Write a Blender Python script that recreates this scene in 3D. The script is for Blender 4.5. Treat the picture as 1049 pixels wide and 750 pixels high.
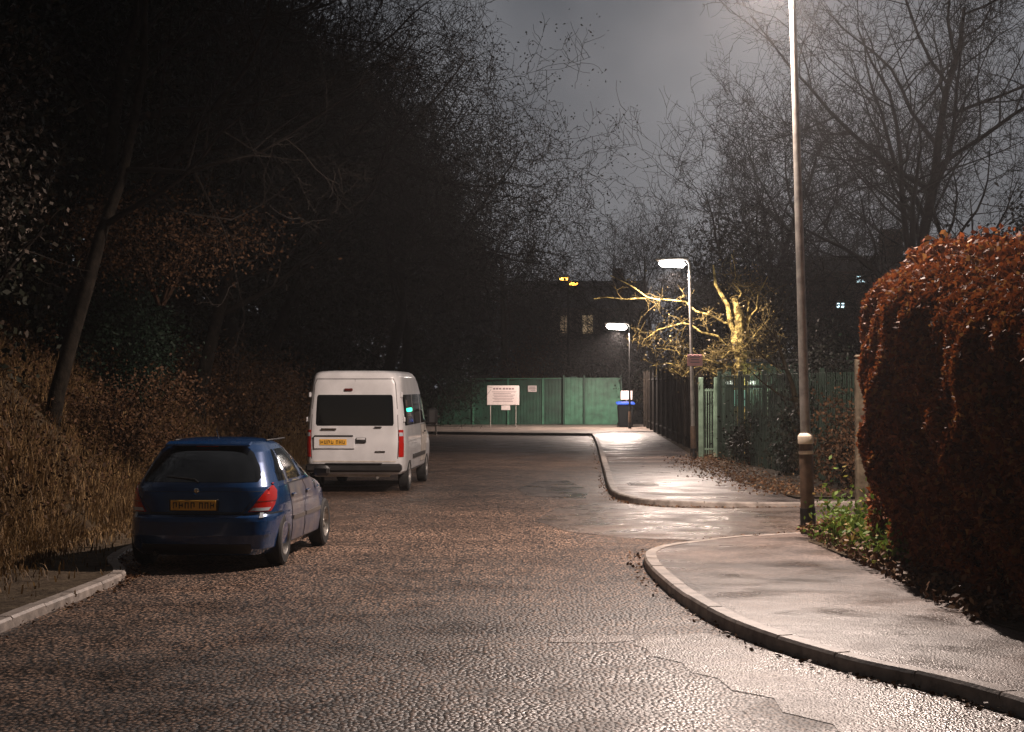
import bpy, math, random
import numpy as np
from mathutils import Vector, Matrix, noise
R = math.radians
for o in list(bpy.data.objects): bpy.data.objects.remove(o)
S = bpy.context.scene
COL = S.collection

# ------------------------------------------------------------------ camera, sky, light, exposure
cam = bpy.data.objects.new('camera', bpy.data.cameras.new('camera')); COL.objects.link(cam)
cam.location = (0, 0, 2.08); cam.rotation_euler = (R(90.637), 0, 0)
cam.data.sensor_width = 36; cam.data.lens = 1800/1049*36
cam.data.clip_start = .1; cam.data.clip_end = 2000
S.camera = cam
W = bpy.data.worlds.new('World'); S.world = W; W.use_nodes = True
wn = W.node_tree; wn.nodes.clear()
def wnode(t, **k):
    n = wn.nodes.new(t)
    for a, b in k.items(): setattr(n, a, b)
    return n
w_out = wnode('ShaderNodeOutputWorld'); w_add = wnode('ShaderNodeAddShader')
w_sky = wnode('ShaderNodeTexSky', sky_type='NISHITA', sun_disc=False, sun_elevation=R(6), sun_rotation=R(200))
w_b1 = wnode('ShaderNodeBackground'); w_b1.inputs[1].default_value = .0015
w_b2 = wnode('ShaderNodeBackground'); w_b2.inputs[1].default_value = 1.0
w_n = wnode('ShaderNodeTexNoise'); w_n.inputs['Scale'].default_value = 5.5; w_n.inputs['Detail'].default_value = 4
w_r = wnode('ShaderNodeValToRGB')
w_r.color_ramp.elements[0].position = .3; w_r.color_ramp.elements[0].color = (.046, .048, .054, 1)
w_r.color_ramp.elements[1].position = .72; w_r.color_ramp.elements[1].color = (.128, .127, .134, 1)
w_c = wnode('ShaderNodeTexCoord')
L = wn.links.new
L(w_c.outputs['Generated'], w_n.inputs['Vector']); L(w_n.outputs['Fac'], w_r.inputs['Fac'])
w_s = wnode('ShaderNodeSeparateXYZ'); w_m = wnode('ShaderNodeMapRange'); w_m.inputs['From Min'].default_value = -.3; w_m.inputs['From Max'].default_value = .9
w_m.inputs['To Min'].default_value = .3; w_m.inputs['To Max'].default_value = 2.35      # town glow ahead, darker sky behind
L(w_c.outputs['Generated'], w_s.inputs[0]); L(w_s.outputs['Y'], w_m.inputs['Value']); L(w_m.outputs[0], w_b2.inputs[1])
L(w_r.outputs[0], w_b2.inputs[0]); L(w_sky.outputs[0], w_b1.inputs[0])
L(w_b1.outputs[0], w_add.inputs[0]); L(w_b2.outputs[0], w_add.inputs[1]); L(w_add.outputs[0], w_out.inputs[0])
S.view_settings.view_transform = 'Standard'; S.view_settings.look = 'None'
S.view_settings.exposure = 0.0; S.view_settings.gamma = 1
S.cycles.use_denoising = True
S.cycles.max_bounces = 6; S.cycles.transparent_max_bounces = 8; S.cycles.volume_bounces = 0
S.cycles.sample_clamp_indirect = 2.0
LAMP_W = (7100, 1700, 3600)      # watts of the three white street lamps, near to far
HAZE = .0007

# ------------------------------------------------------------------ helpers
def link(o, parent=None):
    COL.objects.link(o)
    if parent is not None: o.parent = parent
    return o
def tag(o, label=None, cat=None, group=None, kind=None):
    if label: o['label'] = label
    if cat: o['category'] = cat
    if group: o['group'] = group
    if kind: o['kind'] = kind
    return o
def empty(name, loc=(0, 0, 0), rz=0):
    o = bpy.data.objects.new(name, None); o.empty_display_size = .2
    o.location = loc; o.rotation_euler = (0, 0, rz); return link(o)
def mesh(name, v, f, m, parent=None, smooth=False, angle=None):
    me = bpy.data.meshes.new(name)
    if isinstance(v, np.ndarray) and isinstance(f, np.ndarray):
        k = f.shape[1]
        me.vertices.add(len(v)); me.vertices.foreach_set('co', v.astype(np.float32).ravel())
        me.loops.add(f.size); me.loops.foreach_set('vertex_index', f.astype(np.int32).ravel())
        me.polygons.add(len(f)); me.polygons.foreach_set('loop_start', (np.arange(len(f))*k).astype(np.int32))
        me.update(calc_edges=True); me.validate()
    else:
        me.from_pydata([tuple(a) for a in v], [], [tuple(a) for a in f]); me.update()
    me.materials.append(m)
    if smooth:
        me.polygons.foreach_set('use_smooth', [True]*len(me.polygons))
        if angle: me.set_sharp_from_angle(angle=R(angle))
    return link(bpy.data.objects.new(name, me), parent)
class MB:
    def __init__(s): s.v = []; s.f = []
    def add(s, v, f):
        n = len(s.v); s.v += [tuple(a) for a in v]; s.f += [tuple(i+n for i in a) for a in f]; return s
    def box(s, c, d, rz=0, rx=0, ry=0, bev=0, taper=1):
        hx, hy, hz = d[0]/2, d[1]/2, d[2]/2
        M = Matrix.Translation(c) @ Matrix.Rotation(rz, 4, 'Z') @ Matrix.Rotation(rx, 4, 'X') @ Matrix.Rotation(ry, 4, 'Y')
        b = min(bev, hx*.9, hy*.9, hz*.9)
        if b <= 0:
            v = [M @ Vector((x*hx*(taper if z > 0 else 1), y*hy*(taper if z > 0 else 1), z*hz)) for z in (-1, 1) for x, y in ((-1, -1), (1, -1), (1, 1), (-1, 1))]
            return s.add(v, [(3, 2, 1, 0), (4, 5, 6, 7), (0, 1, 5, 4), (1, 2, 6, 5), (2, 3, 7, 6), (3, 0, 4, 7)])
        rings = []
        for z, i in ((-hz, b), (-hz+b, 0), (hz-b, 0), (hz, b)):
            t = taper if z > 0 else 1
            X, Y = (hx-i)*t, (hy-i)*t; c_ = b if i == 0 else b*.5
            rings.append([(-X, -Y+c_, z), (-X+c_, -Y, z), (X-c_, -Y, z), (X, -Y+c_, z), (X, Y-c_, z), (X-c_, Y, z), (-X+c_, Y, z), (-X, Y-c_, z)])
        v = [M @ Vector(p) for r in rings for p in r]; f = []
        for k in range(3):
            for j in range(8):
                f.append((k*8+j, k*8+(j+1) % 8, (k+1)*8+(j+1) % 8, (k+1)*8+j))
        f.append(tuple(range(7, -1, -1))); f.append(tuple(range(24, 32)))
        return s.add(v, f)
    def tube(s, pts, rad, k=8, caps=True):
        pts = [Vector(p) for p in pts]; n = len(pts)
        if not hasattr(rad, '__len__'): rad = [rad]*n
        v = []; f = []; up = None
        for i, p in enumerate(pts):
            d = (pts[min(i+1, n-1)]-pts[max(i-1, 0)])
            d = d.normalized() if d.length > 1e-9 else Vector((0, 0, 1))
            if up is None: up = d.orthogonal().normalized()
            a = (up - d*up.dot(d)); a = a.normalized() if a.length > 1e-6 else d.orthogonal().normalized(); up = a
            b = d.cross(a)
            for j in range(k):
                t = 2*math.pi*j/k; v.append(p+(a*math.cos(t)+b*math.sin(t))*rad[i])
        for i in range(n-1):
            for j in range(k): f.append((i*k+j, i*k+(j+1) % k, (i+1)*k+(j+1) % k, (i+1)*k+j))
        if caps: f.append(tuple(range(k-1, -1, -1))); f.append(tuple(range((n-1)*k, n*k)))
        return s.add(v, f)
    def lathe(s, prof, k=24, M=Matrix()):
        n = len(prof); v = [M @ Vector((r*math.cos(2*math.pi*j/k), r*math.sin(2*math.pi*j/k), z)) for r, z in prof for j in range(k)]; f = []
        for i in range(n-1):
            for j in range(k): f.append((i*k+j, i*k+(j+1) % k, (i+1)*k+(j+1) % k, (i+1)*k+j))
        return s.add(v, f)
    def build(s, name, m, parent=None, smooth=False, angle=35):
        return mesh(name, s.v, s.f, m, parent, smooth, angle)

def mat(name, col, rough=.6, metal=0, spec=None, var=0, vscale=5, bump=0, bscale=20, coat=0, emit=None, estr=0, col2=None, lo=.35, hi=.65, alpha=None, detail=5, bdist=.02):
    m = bpy.data.materials.new(name); m.use_nodes = True
    nt = m.node_tree; P = nt.nodes['Principled BSDF']; l = nt.links.new
    P.inputs['Base Color'].default_value = (*col, 1); P.inputs['Roughness'].default_value = rough
    P.inputs['Metallic'].default_value = metal; P.inputs['Specular IOR Level'].default_value = .5 if spec is None else spec
    P.inputs['Coat Weight'].default_value = coat
    if spec is None: P.inputs['Specular IOR Level'].default_value = .12 if rough >= .8 else .5
    tc = nt.nodes.new('ShaderNodeTexCoord')
    if var or col2:
        n = nt.nodes.new('ShaderNodeTexNoise'); n.inputs['Scale'].default_value = vscale; n.inputs['Detail'].default_value = detail
        r = nt.nodes.new('ShaderNodeValToRGB'); e = r.color_ramp.elements
        e[0].position = lo; e[1].position = hi
        e[0].color = (*(tuple(c*(1-var) for c in col) if not col2 else col), 1)
        e[1].color = (*(tuple(min(1, c*(1+var)) for c in col) if not col2 else col2), 1)
        l(tc.outputs['Object'], n.inputs['Vector']); l(n.outputs['Fac'], r.inputs['Fac']); l(r.outputs[0], P.inputs['Base Color'])
    if bump:
        n = nt.nodes.new('ShaderNodeTexNoise'); n.inputs['Scale'].default_value = bscale; n.inputs['Detail'].default_value = 6
        b = nt.nodes.new('ShaderNodeBump'); b.inputs['Strength'].default_value = bump; b.inputs['Distance'].default_value = bdist
        l(tc.outputs['Object'], n.inputs['Vector']); l(n.outputs['Fac'], b.inputs['Height']); l(b.outputs[0], P.inputs['Normal'])
    if emit:
        P.inputs['Emission Color'].default_value = (*emit, 1); P.inputs['Emission Strength'].default_value = estr
    return m
def leafmat(name, c1, c2, rough=.5, scale=3, spec=.4, c3=None, trans=.0):
    """colour differs from leaf to leaf and in patches of the plant"""
    m = bpy.data.materials.new(name); m.use_nodes = True
    nt = m.node_tree; P = nt.nodes['Principled BSDF']; l = nt.links.new
    g = nt.nodes.new('ShaderNodeNewGeometry'); r = nt.nodes.new('ShaderNodeValToRGB'); e = r.color_ramp.elements
    e[0].color = (*c1, 1); e[1].color = (*c2, 1)
    if c3:
        e[1].position = .8; x = e.new(.96); x.color = (*c3, 1)
    l(g.outputs['Random Per Island'], r.inputs['Fac']); l(r.outputs[0], P.inputs['Base Color'])
    P.inputs['Roughness'].default_value = rough; P.inputs['Specular IOR Level'].default_value = spec
    if trans:
        t = nt.nodes.new('ShaderNodeBsdfTranslucent'); x = nt.nodes.new('ShaderNodeMixShader'); x.inputs[0].default_value = trans
        l(r.outputs[0], t.inputs['Color']); l(P.outputs[0], x.inputs[1]); l(t.outputs[0], x.inputs[2]); l(x.outputs[0], nt.nodes['Material Output'].inputs['Surface'])
    return m
def pavemat(name, ca, cb, chip, chipscale, rough=(.35, .6), bump=.6, dist=.012, patch=.35, spec=.5, stretch=1, big=.05):
    """aggregate surface: chips of stone in a darker binder, damp patches, worn areas"""
    m = bpy.data.materials.new(name); m.use_nodes = True
    nt = m.node_tree; P = nt.nodes['Principled BSDF']; l = nt.links.new; N = nt.nodes.new
    tc = N('ShaderNodeTexCoord')
    v = N('ShaderNodeTexVoronoi'); v.feature = 'F1'; v.inputs['Scale'].default_value = chipscale
    w = N('ShaderNodeTexNoise'); w.inputs['Scale'].default_value = chipscale*.8; w.inputs['Detail'].default_value = 3
    wa = N('ShaderNodeMixRGB'); wa.blend_type = 'ADD'; wa.inputs[0].default_value = .02
    mp = N('ShaderNodeMapping'); mp.inputs['Scale'].default_value = (1, stretch, 1); l(tc.outputs['Object'], mp.inputs['Vector'])
    l(mp.outputs[0], w.inputs['Vector']); l(mp.outputs[0], wa.inputs[1]); l(w.outputs['Color'], wa.inputs[2]); l(wa.outputs[0], v.inputs['Vector'])
    r = N('ShaderNodeValToRGB'); e = r.color_ramp.elements; e[0].position = .12; e[1].position = .62
    e[0].color = (*chip, 1); e[1].color = (*ca, 1)
    l(v.outputs['Distance'], r.inputs['Fac'])
    # every chip its own tone
    hs = N('ShaderNodeMixRGB'); hs.blend_type = 'MULTIPLY'; hs.inputs[0].default_value = .75
    sep = N('ShaderNodeSeparateColor'); mr = N('ShaderNodeMapRange'); mr.inputs['To Min'].default_value = .12; mr.inputs['To Max'].default_value = 1.65
    l(v.outputs['Color'], sep.inputs[0]); l(sep.outputs[0], mr.inputs['Value']); l(r.outputs[0], hs.inputs[1]); l(mr.outputs[0], hs.inputs[2])
    n2 = N('ShaderNodeTexNoise'); n2.inputs['Scale'].default_value = .55; n2.inputs['Detail'].default_value = 6; n2.inputs['Roughness'].default_value = .62
    l(tc.outputs['Object'], n2.inputs['Vector'])
    r2 = N('ShaderNodeValToRGB'); e = r2.color_ramp.elements; e[0].position = .38; e[1].position = .66
    e[0].color = (1-patch,)*3+(1,); e[1].color = (1.0+patch*.6, 1.0+patch*.55, 1.0+patch*.5, 1)
    l(n2.outputs['Fac'], r2.inputs['Fac'])
    mx = N('ShaderNodeMixRGB'); mx.blend_type = 'MULTIPLY'; mx.inputs[0].default_value = 1
    l(hs.outputs[0], mx.inputs[1]); l(r2.outputs[0], mx.inputs[2]); l(mx.outputs[0], P.inputs['Base Color'])
    m2 = N('ShaderNodeMapRange'); m2.inputs['From Min'].default_value = .35; m2.inputs['From Max'].default_value = .65
    m2.inputs['To Min'].default_value = rough[0]; m2.inputs['To Max'].default_value = rough[1]
    n3 = N('ShaderNodeTexNoise'); n3.inputs['Scale'].default_value = 1.3; n3.inputs['Detail'].default_value = 5
    l(tc.outputs['Object'], n3.inputs['Vector']); l(n3.outputs['Fac'], m2.inputs['Value']); l(m2.outputs[0], P.inputs['Roughness'])
    P.inputs['Specular IOR Level'].default_value = spec
    b = N('ShaderNodeBump'); b.inputs['Strength'].default_value = bump; b.inputs['Distance'].default_value = dist; b.invert = True
    b2 = N('ShaderNodeBump'); b2.inputs['Strength'].default_value = .5; b2.inputs['Distance'].default_value = big
    n4 = N('ShaderNodeTexNoise'); n4.inputs['Scale'].default_value = 2.2; n4.inputs['Detail'].default_value = 8
    l(tc.outputs['Object'], n4.inputs['Vector']); l(n4.outputs['Fac'], b2.inputs['Height'])
    l(b2.outputs[0], b.inputs['Normal']); l(v.outputs['Distance'], b.inputs['Height']); l(b.outputs[0], P.inputs['Normal'])
    return m

M = {}
M['road'] = pavemat('road_dressing', (.012, .008, .006), (0, 0, 0), (.42, .275, .195), 31, (.38, .6), .75, .014, .38, .4, stretch=.62, big=.010)
M['road_smooth'] = pavemat('road_patch_asphalt', (.20, .155, .13), (0, 0, 0), (.36, .28, .24), 50, (.3, .5), .7, .010, .45, .5, stretch=.6)
M['road_old'] = pavemat('old_asphalt', (.075, .056, .045), (0, 0, 0), (.23, .175, .145), 44, (.16, .5), .6, .008, .6, .5, stretch=.5)  # asphalt paled so its colour carries the bright wet sheen
M['pave'] = pavemat('pavement_asphalt', (.12, .092, .078), (0, 0, 0), (.27, .205, .178), 62, (.26, .55), .45, .008, .6, .5, stretch=.7)
M['pave_pale'] = pavemat('pale_concrete', (.26, .21, .18), (0, 0, 0), (.36, .3, .26), 40, (.4, .7), .3, .006, .4, .4)
M['kerb'] = mat('kerb_concrete', (.3, .26, .23), .5, var=.35, vscale=6, bump=.5, bscale=30, bdist=.01)
M['earth'] = mat('earth', (.035, .024, .015), .9, col2=(.075, .055, .033), vscale=2.5, bump=1, bscale=6, bdist=.08)
M['verge'] = mat('verge_soil', (.05, .036, .024), .85, col2=(.10, .076, .05), vscale=4, bump=1, bscale=14, bdist=.04)
M['grass'] = leafmat('dry_grass', (.06, .034, .012), (.22, .13, .05), .7, c3=(.32, .21, .09), trans=.2)
M['weed'] = leafmat('weed_leaf', (.05, .11, .015), (.17, .25, .04), .6, trans=.25, spec=.2, c3=(.30, .2, .06))
M['litter'] = leafmat('fallen_leaf', (.05, .022, .010), (.20, .10, .045), .6, spec=.2, c3=(.26, .18, .10))
M['beech'] = leafmat('beech_leaf', (.085, .020, .006), (.30, .082, .020), .65, c3=(.34, .17, .05), spec=.2, trans=.22)
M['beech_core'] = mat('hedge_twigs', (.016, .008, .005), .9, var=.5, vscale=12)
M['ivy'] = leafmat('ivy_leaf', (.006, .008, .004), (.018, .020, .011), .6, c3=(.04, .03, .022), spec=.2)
M['ivy_pale'] = leafmat('ivy_leaf_pale', (.02, .016, .012), (.07, .055, .042), .6, c3=(.14, .11, .09), spec=.2)
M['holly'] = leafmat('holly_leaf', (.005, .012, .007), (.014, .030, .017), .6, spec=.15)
M['brownleaf'] = leafmat('dead_leaf', (.026, .012, .005), (.085, .042, .018), .7, spec=.2)
M['olive'] = leafmat('olive_leaf', (.03, .024, .008), (.13, .095, .03), .5, c3=(.28, .2, .07))
M['bark'] = mat('bark', (.014, .011, .008), .9, var=.5, vscale=9, bump=.8, bscale=18)
M['bark_brown'] = mat('bark_brown', (.024, .018, .009), .9, var=.5, vscale=8, bump=.8, bscale=18)
M['bark_pale'] = mat('lichen_bark', (.10, .075, .025), .85, col2=(.52, .41, .14), vscale=6, lo=.42, hi=.56, bump=1, bscale=14, bdist=.06)
M['twig'] = mat('twig', (.013, .010, .008), .85)
M['twig_red'] = mat('twig_red', (.032, .018, .011), .9)
M['twig_pale'] = mat('twig_pale', (.16, .12, .045), .8)
M['pole'] = mat('galvanised_steel', (.36, .34, .31), .55, metal=.35, var=.25, vscale=9, bump=.2, bscale=40, bdist=.004)
M['pole_base'] = mat('column_paint_brown', (.13, .085, .055), .55, var=.4, vscale=8)
M['collar'] = mat('cream_collar', (.75, .66, .52), .5, var=.1)
M['black'] = mat('black_paint', (.008, .008, .008), .45)
M['rubber'] = mat('tyre_rubber', (.014, .014, .014), .75, bump=.3, bscale=60)
M['rim'] = mat('alloy_rim', (.42, .40, .37), .35, metal=.7, var=.3, vscale=14)
M['steelrim'] = mat('steel_wheel_trim', (.22, .21, .2), .5, metal=.4, var=.3, vscale=14)
M['blue'] = mat('blue_car_paint', (.002, .040, .145), .22, metal=.3, coat=1.0, var=.12, vscale=6)
M['grime'] = mat('blue_paint_under_grime', (.04, .05, .10), .42, metal=.15, coat=.4, col2=(.17, .145, .14), vscale=4, lo=.3, hi=.7)  # lilac-grey mottling paints both dirt and the road reflected in the doors
M['white'] = mat('white_van_paint', (.62, .62, .63), .35, coat=.5, var=.10, vscale=2.5)
M['whitegrime'] = mat('white_paint_under_grime', (.42, .37, .32), .5, coat=.1, col2=(.62, .57, .51), vscale=5)
M['glass'] = mat('dark_glass', (.004, .005, .006), .06, spec=.8, coat=.3)
M['trim'] = mat('black_plastic', (.018, .017, .017), .5, var=.3)
M['strip'] = mat('rubbing_strip', (.10, .09, .085), .4)
M['tail'] = mat('red_lens', (.42, .012, .008), .15, coat=1.0)
M['taildim'] = mat('dark_red_lens', (.10, .012, .01), .3)
M['tail_hot'] = mat('red_reflector', (.8, .06, .04), .2, coat=1.0)
M['clearlens'] = mat('clear_lens', (.45, .5, .55), .1, coat=1.0)
M['chrome'] = mat('chrome', (.7, .7, .7), .15, metal=1)
M['plate'] = mat('yellow_plate', (.78, .42, .06), .4, var=.08)
M['ink'] = mat('plate_ink', (.02, .015, .01), .5)
M['signwhite'] = mat('sign_white', (.88, .78, .76), .45, var=.05)
M['signtext'] = mat('sign_text', (.30, .22, .24), .5)
M['signpink'] = mat('sign_pink', (.75, .38, .38), .4, var=.1)
M['green'] = mat('green_painted_boards', (.017, .072, .045), .4, var=.3, vscale=2, bump=.3, bscale=8)
M['green_pale'] = mat('green_painted_metal', (.055, .185, .115), .4, var=.3, vscale=3)
M['greenpost'] = mat('pale_green_metal', (.22, .33, .24), .5, var=.3, vscale=5)
M['greenmesh'] = mat('green_wire', (.018, .04, .026), .5)
M['wood'] = mat('weathered_wood', (.09, .072, .05), .8, var=.45, vscale=6, bump=.7, bscale=14)
M['darkwood'] = mat('creosoted_boards', (.022, .017, .013), .8, var=.4, vscale=5, bump=.5, bscale=12)
M['binblue'] = mat('blue_bin_lid', (.02, .08, .55), .35)
M['bindark'] = mat('dark_bin', (.006, .008, .009), .8, spec=.1)
M['brick'] = mat('brick_wall', (.12, .09, .07), .9, var=.3, vscale=14)
M['slate'] = mat('slate_roof', (.02, .02, .022), .7, var=.3, vscale=8)
M['cabin'] = mat('cabin_green', (.10, .17, .13), .5, var=.25, vscale=3)
M['iron'] = mat('wet_iron', (.35, .33, .30), .22, metal=.6, bump=.3, bscale=40, bdist=.004)
def emis(name, c, s): return mat(name, tuple(min(1, a*.5) for a in c), .4, emit=c, estr=s)
M['lampglow'] = emis('lit_lamp_lens', (1, .93, .84), 60)
M['lampglow2'] = emis('lit_lamp_lens_far', (1, .93, .86), 30)
M['sodium'] = emis('sodium_lens', (1, .45, .06), 26)
M['winlit'] = emis('lit_window', (1, .72, .42), .34)
M['winlit2'] = emis('lit_window_dim', (1, .72, .45), .15)
M['windblue'] = emis('cool_light', (.65, .9, 1), 4)
M['greenled'] = emis('green_light', (.05, 1, .55), 3.0)
M['striplight'] = emis('strip_light', (.9, 1, .85), 2.5)
M['screen'] = emis('lit_notice', (.35, .75, .55), .35)  # notice glows by itself in place of light falling on it

def smooth_line(pts, n=8):
    P = [np.array(p, float) for p in pts]; P = [2*P[0]-P[1]]+P+[2*P[-1]-P[-2]]; out = []
    for i in range(1, len(P)-2):
        for k in range(n):
            t = k/n; a, b, c, d = P[i-1:i+3]
            out.append(.5*((2*b)+(-a+c)*t+(2*a-5*b+4*c-d)*t*t+(-a+3*b-3*c+d)*t**3))
    out.append(P[-2]); return out
def offset(line, d):
    out = []
    for i, p in enumerate(line):
        t = line[min(i+1, len(line)-1)][:2]-line[max(i-1, 0)][:2]; t = t/np.linalg.norm(t)
        out.append(np.array([p[0]+t[1]*d, p[1]-t[0]*d]+list(p[2:])))
    return out
def sheet(name, poly, z, m, kind='structure'):
    """flat polygon triangulated, z may be a list per vertex"""
    from mathutils.geometry import tessellate_polygon
    zs = z if hasattr(z, '__len__') else [z]*len(poly)
    v = [(p[0], p[1], q) for p, q in zip(poly, zs)]
    f = tessellate_polygon([[Vector((a, b, 0)) for a, b, c in v]])
    f = [t if (v[t[1]][0]-v[t[0]][0])*(v[t[2]][1]-v[t[0]][1])-(v[t[1]][1]-v[t[0]][1])*(v[t[2]][0]-v[t[0]][0]) > 0 else t[::-1] for t in f]
    return tag(mesh(name, v, f, m), kind=kind)
def kerb(name, line, width, drop, lift=.012):
    """concrete kerb along a line; 3rd coordinate of each point is its height above the road. Joints between stones are cut as slots."""
    src = [np.array(p) for p in line]; a = []; dip = []
    seg = [0.0]
    for p, q in zip(src, src[1:]): seg.append(seg[-1]+np.linalg.norm(q[:2]-p[:2]))
    def at(t): return np.array([np.interp(t, seg, [p[k] for p in src]) for k in range(3)])
    t = .3; ts = [(0, 0)]
    while t < seg[-1]-.3:
        ts += [(t-.012, 0), (t, 1), (t+.012, 0)]+[(t+.915*f, 0) for f in (.33, .66)]; t += .915
    ts.append((seg[-1], 0)); rr0 = random.Random(9); step = 0
    for u, dp in ts:
        p = at(u)
        if dp: step = rr0.uniform(-.006, .006)
        p[2] += step-(.03 if dp else 0); a.append(p); dip.append(dp)
    b = offset(a, width); V = []; F = []
    ch = offset(a, math.copysign(.02, width))
    for p, c, q in zip(a, ch, b):
        h = p[2]+lift*0
        V += [(p[0], p[1], -.05), (p[0], p[1], h-.022), (c[0], c[1], h), (q[0], q[1], h), (q[0], q[1], -.05)]
    for i in range(len(a)-1):
        for j in range(4): F.append((i*5+j, (i+1)*5+j, (i+1)*5+j+1, i*5+j+1))
    if width < 0: F = [f[::-1] for f in F]
    o = mesh(name, V, F, M['kerb'], smooth=False); return tag(o, kind='structure')

# ------------------------------------------------------------------ ground, road, pavements
left = smooth_line([(-4.6, 2, .11), (-4.45, 9, .11), (-4.3, 14.7, .10), (-4.14, 18.3, .09), (-4.3, 19.6, .05), (-4.75, 21.5, .03), (-4.75, 26, .03), (-4.6, 34, .04), (-4.3, 50, .05), (-3.7, 70, .05), (-3.5, 84, .05)])
near = smooth_line([(5.2, 3, .12), (4.1, 7, .12), (3.55, 9.5, .12), (3.2, 11, .12), (2.88, 11.9, .12), (2.42, 12.8, .12), (1.92, 14.4, .12), (1.65, 16.3, .12), (1.53, 18.5, .115), (1.53, 20.3, .10), (1.68, 21.6, .075), (2.1, 22.7, .05), (2.95, 23.9, .03), (4.3, 24.9, .02), (6.5, 25.6, .02)])
far = smooth_line([(9, 30.5, .05), (6.2, 30.5, .07), (4.2, 30.0, .09), (2.9, 30.1, .10), (2.2, 30.9, .11), (1.9, 32.8, .11), (1.95, 36, .11), (2.15, 41, .11), (2.62, 53, .11), (3.1, 66, .11), (3.4, 76, .10), (3.7, 84, .08)])
ground = sheet('ground', [(-400, -60), (400, -60), (400, 700), (-400, 700)], -.06, M['earth'])
sheet('road', [(-4.9, 1)]+[p[:2]-np.array([.03, 0]) for p in left]+[(10, 84.3), (10, 1)][::1], 0, M['road'])
sheet('side_road', [(1.55, 24.0), (2.4, 23.6), (9, 25.4), (9, 30.6), (2.3, 30.6), (1.5, 31.2), (.7, 29.6), (.35, 27), (.8, 25)], .004, M['road_old'])
sheet('road_repair_patch', [(1.12, 14.55), (1.62, 14.75), (2.12, 13.5), (2.75, 12.0), (3.2, 10.8), (3.5, 9.4), (2.9, 9.3), (2.35, 9.7), (2.2, 9.95), (1.95, 10.3), (1.97, 10.8), (1.72, 11.2), (1.74, 11.7), (1.5, 12.0), (1.46, 12.5), (1.3, 12.75), (1.27, 13.2), (1.08, 13.5), (1.06, 13.9), (.98, 14.1), (1.02, 14.35)], .005, M['road_smooth'])
sheet('road_patch_strip', [(.35, 14.5), (1.0, 14.65), (1.0, 14.35), (.75, 14.2), (.3, 14.25)], .004, M['road_smooth'])
sheet('road_patch_far', [(.3, 33.0), (1.35, 32.4), (1.55, 35), (1.2, 38.5), (.5, 38), (.1, 35.5)], .004, M['road_old'])  # paler sheet painted for a bright lit patch of road
kerb('kerb_left', left, -.14, 0)
kerb('kerb_near', near, .14, 0)
kerb('kerb_far', far, .14, 0)
# left verge between kerb and bank
lv = offset(left, -.13)
sheet('verge_left', [p[:2] for p in lv]+[(-6.4, 84), (-7.5, 50), (-7.6, 20), (-7.6, 2)], [p[2]-.006 for p in lv]+[.06]*4, M['verge'])
nv = offset(near, .135)
sheet('pavement_near', [p[:2] for p in nv]+[(5.3, 25.2), (4.75, 22), (4.6, 14), (6, 9), (8, 3)], [max(p[2]-.005, .016) for p in nv]+[.03, .10, .11, .11, .11], M['pave'])
fv = offset(far, .135)
sheet('pavement_far', [p[:2] for p in fv]+[(6.6, 84), (5.9, 66), (5.3, 50), (5.4, 40), (6.2, 32), (9, 31)], [p[2]-.005 for p in fv]+[.09, .1, .105, .105, .1, .05], M['pave'])
sheet('pavement_end', [(-4.4, 75.5), (-2.5, 74.6), (-.5, 73.6), (1.2, 73.0), (2.6, 72.6), (3.3, 72.4), (4.2, 74.5), (6.6, 76), (6.6, 89), (-4.4, 89)], .12, M['pave_pale'])
sheet('verge_near', [(4.3, 24.4), (6.5, 25.2), (12, 25.5), (12, 3), (6.0, 3), (4.55, 12), (3.95, 14.5), (3.98, 18), (3.85, 20.5), (3.8, 22.6)], [.035, .03, .03, .12, .12, .119, .119, .119, .112, .085], M['verge'])
sheet('verge_far', [(5.0, 31.0), (14, 31.2), (14, 84), (6.4, 84), (5.7, 66), (5.1, 50), (4.9, 42), (4.6, 36)], .115, M['verge'])

def bank_h(x, y):
    foot = np.interp(y, [0, 19, 34, 60, 89, 120], [-5.75, -5.65, -5.6, -4.9, -4.5, -4.0])
    d = np.maximum(0, foot-x)
    h = np.interp(d, [0, .3, 2.2, 3.4, 7, 14, 30], [0, .22, 2.0, 2.55, 4.6, 7.2, 9.0])
    return h
xs = np.concatenate([np.linspace(-4.0, -14, 60), np.linspace(-14.6, -60, 24)]); ys = np.linspace(2, 135, 150)
X, Y = np.meshgrid(xs, ys, indexing='ij'); H = bank_h(X, Y)
for i in range(X.shape[0]):
    for j in range(X.shape[1]):
        if H[i, j] > .05:
            H[i, j] += (noise.noise((X[i, j]*.7, Y[i, j]*.5, 0))*.35+noise.noise((X[i, j]*2, Y[i, j]*2, 5))*.15)*min(1, H[i, j])
V = np.stack([X, Y, H-.04], -1).reshape(-1, 3); n1 = len(ys)
I = np.array([[i*n1+j, (i+1)*n1+j, (i+1)*n1+j+1, i*n1+j+1] for i in range(len(xs)-1) for j in range(n1-1)])
tag(mesh('embankment', V, I[:, ::-1], M['earth'], smooth=True), kind='structure')

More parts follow.
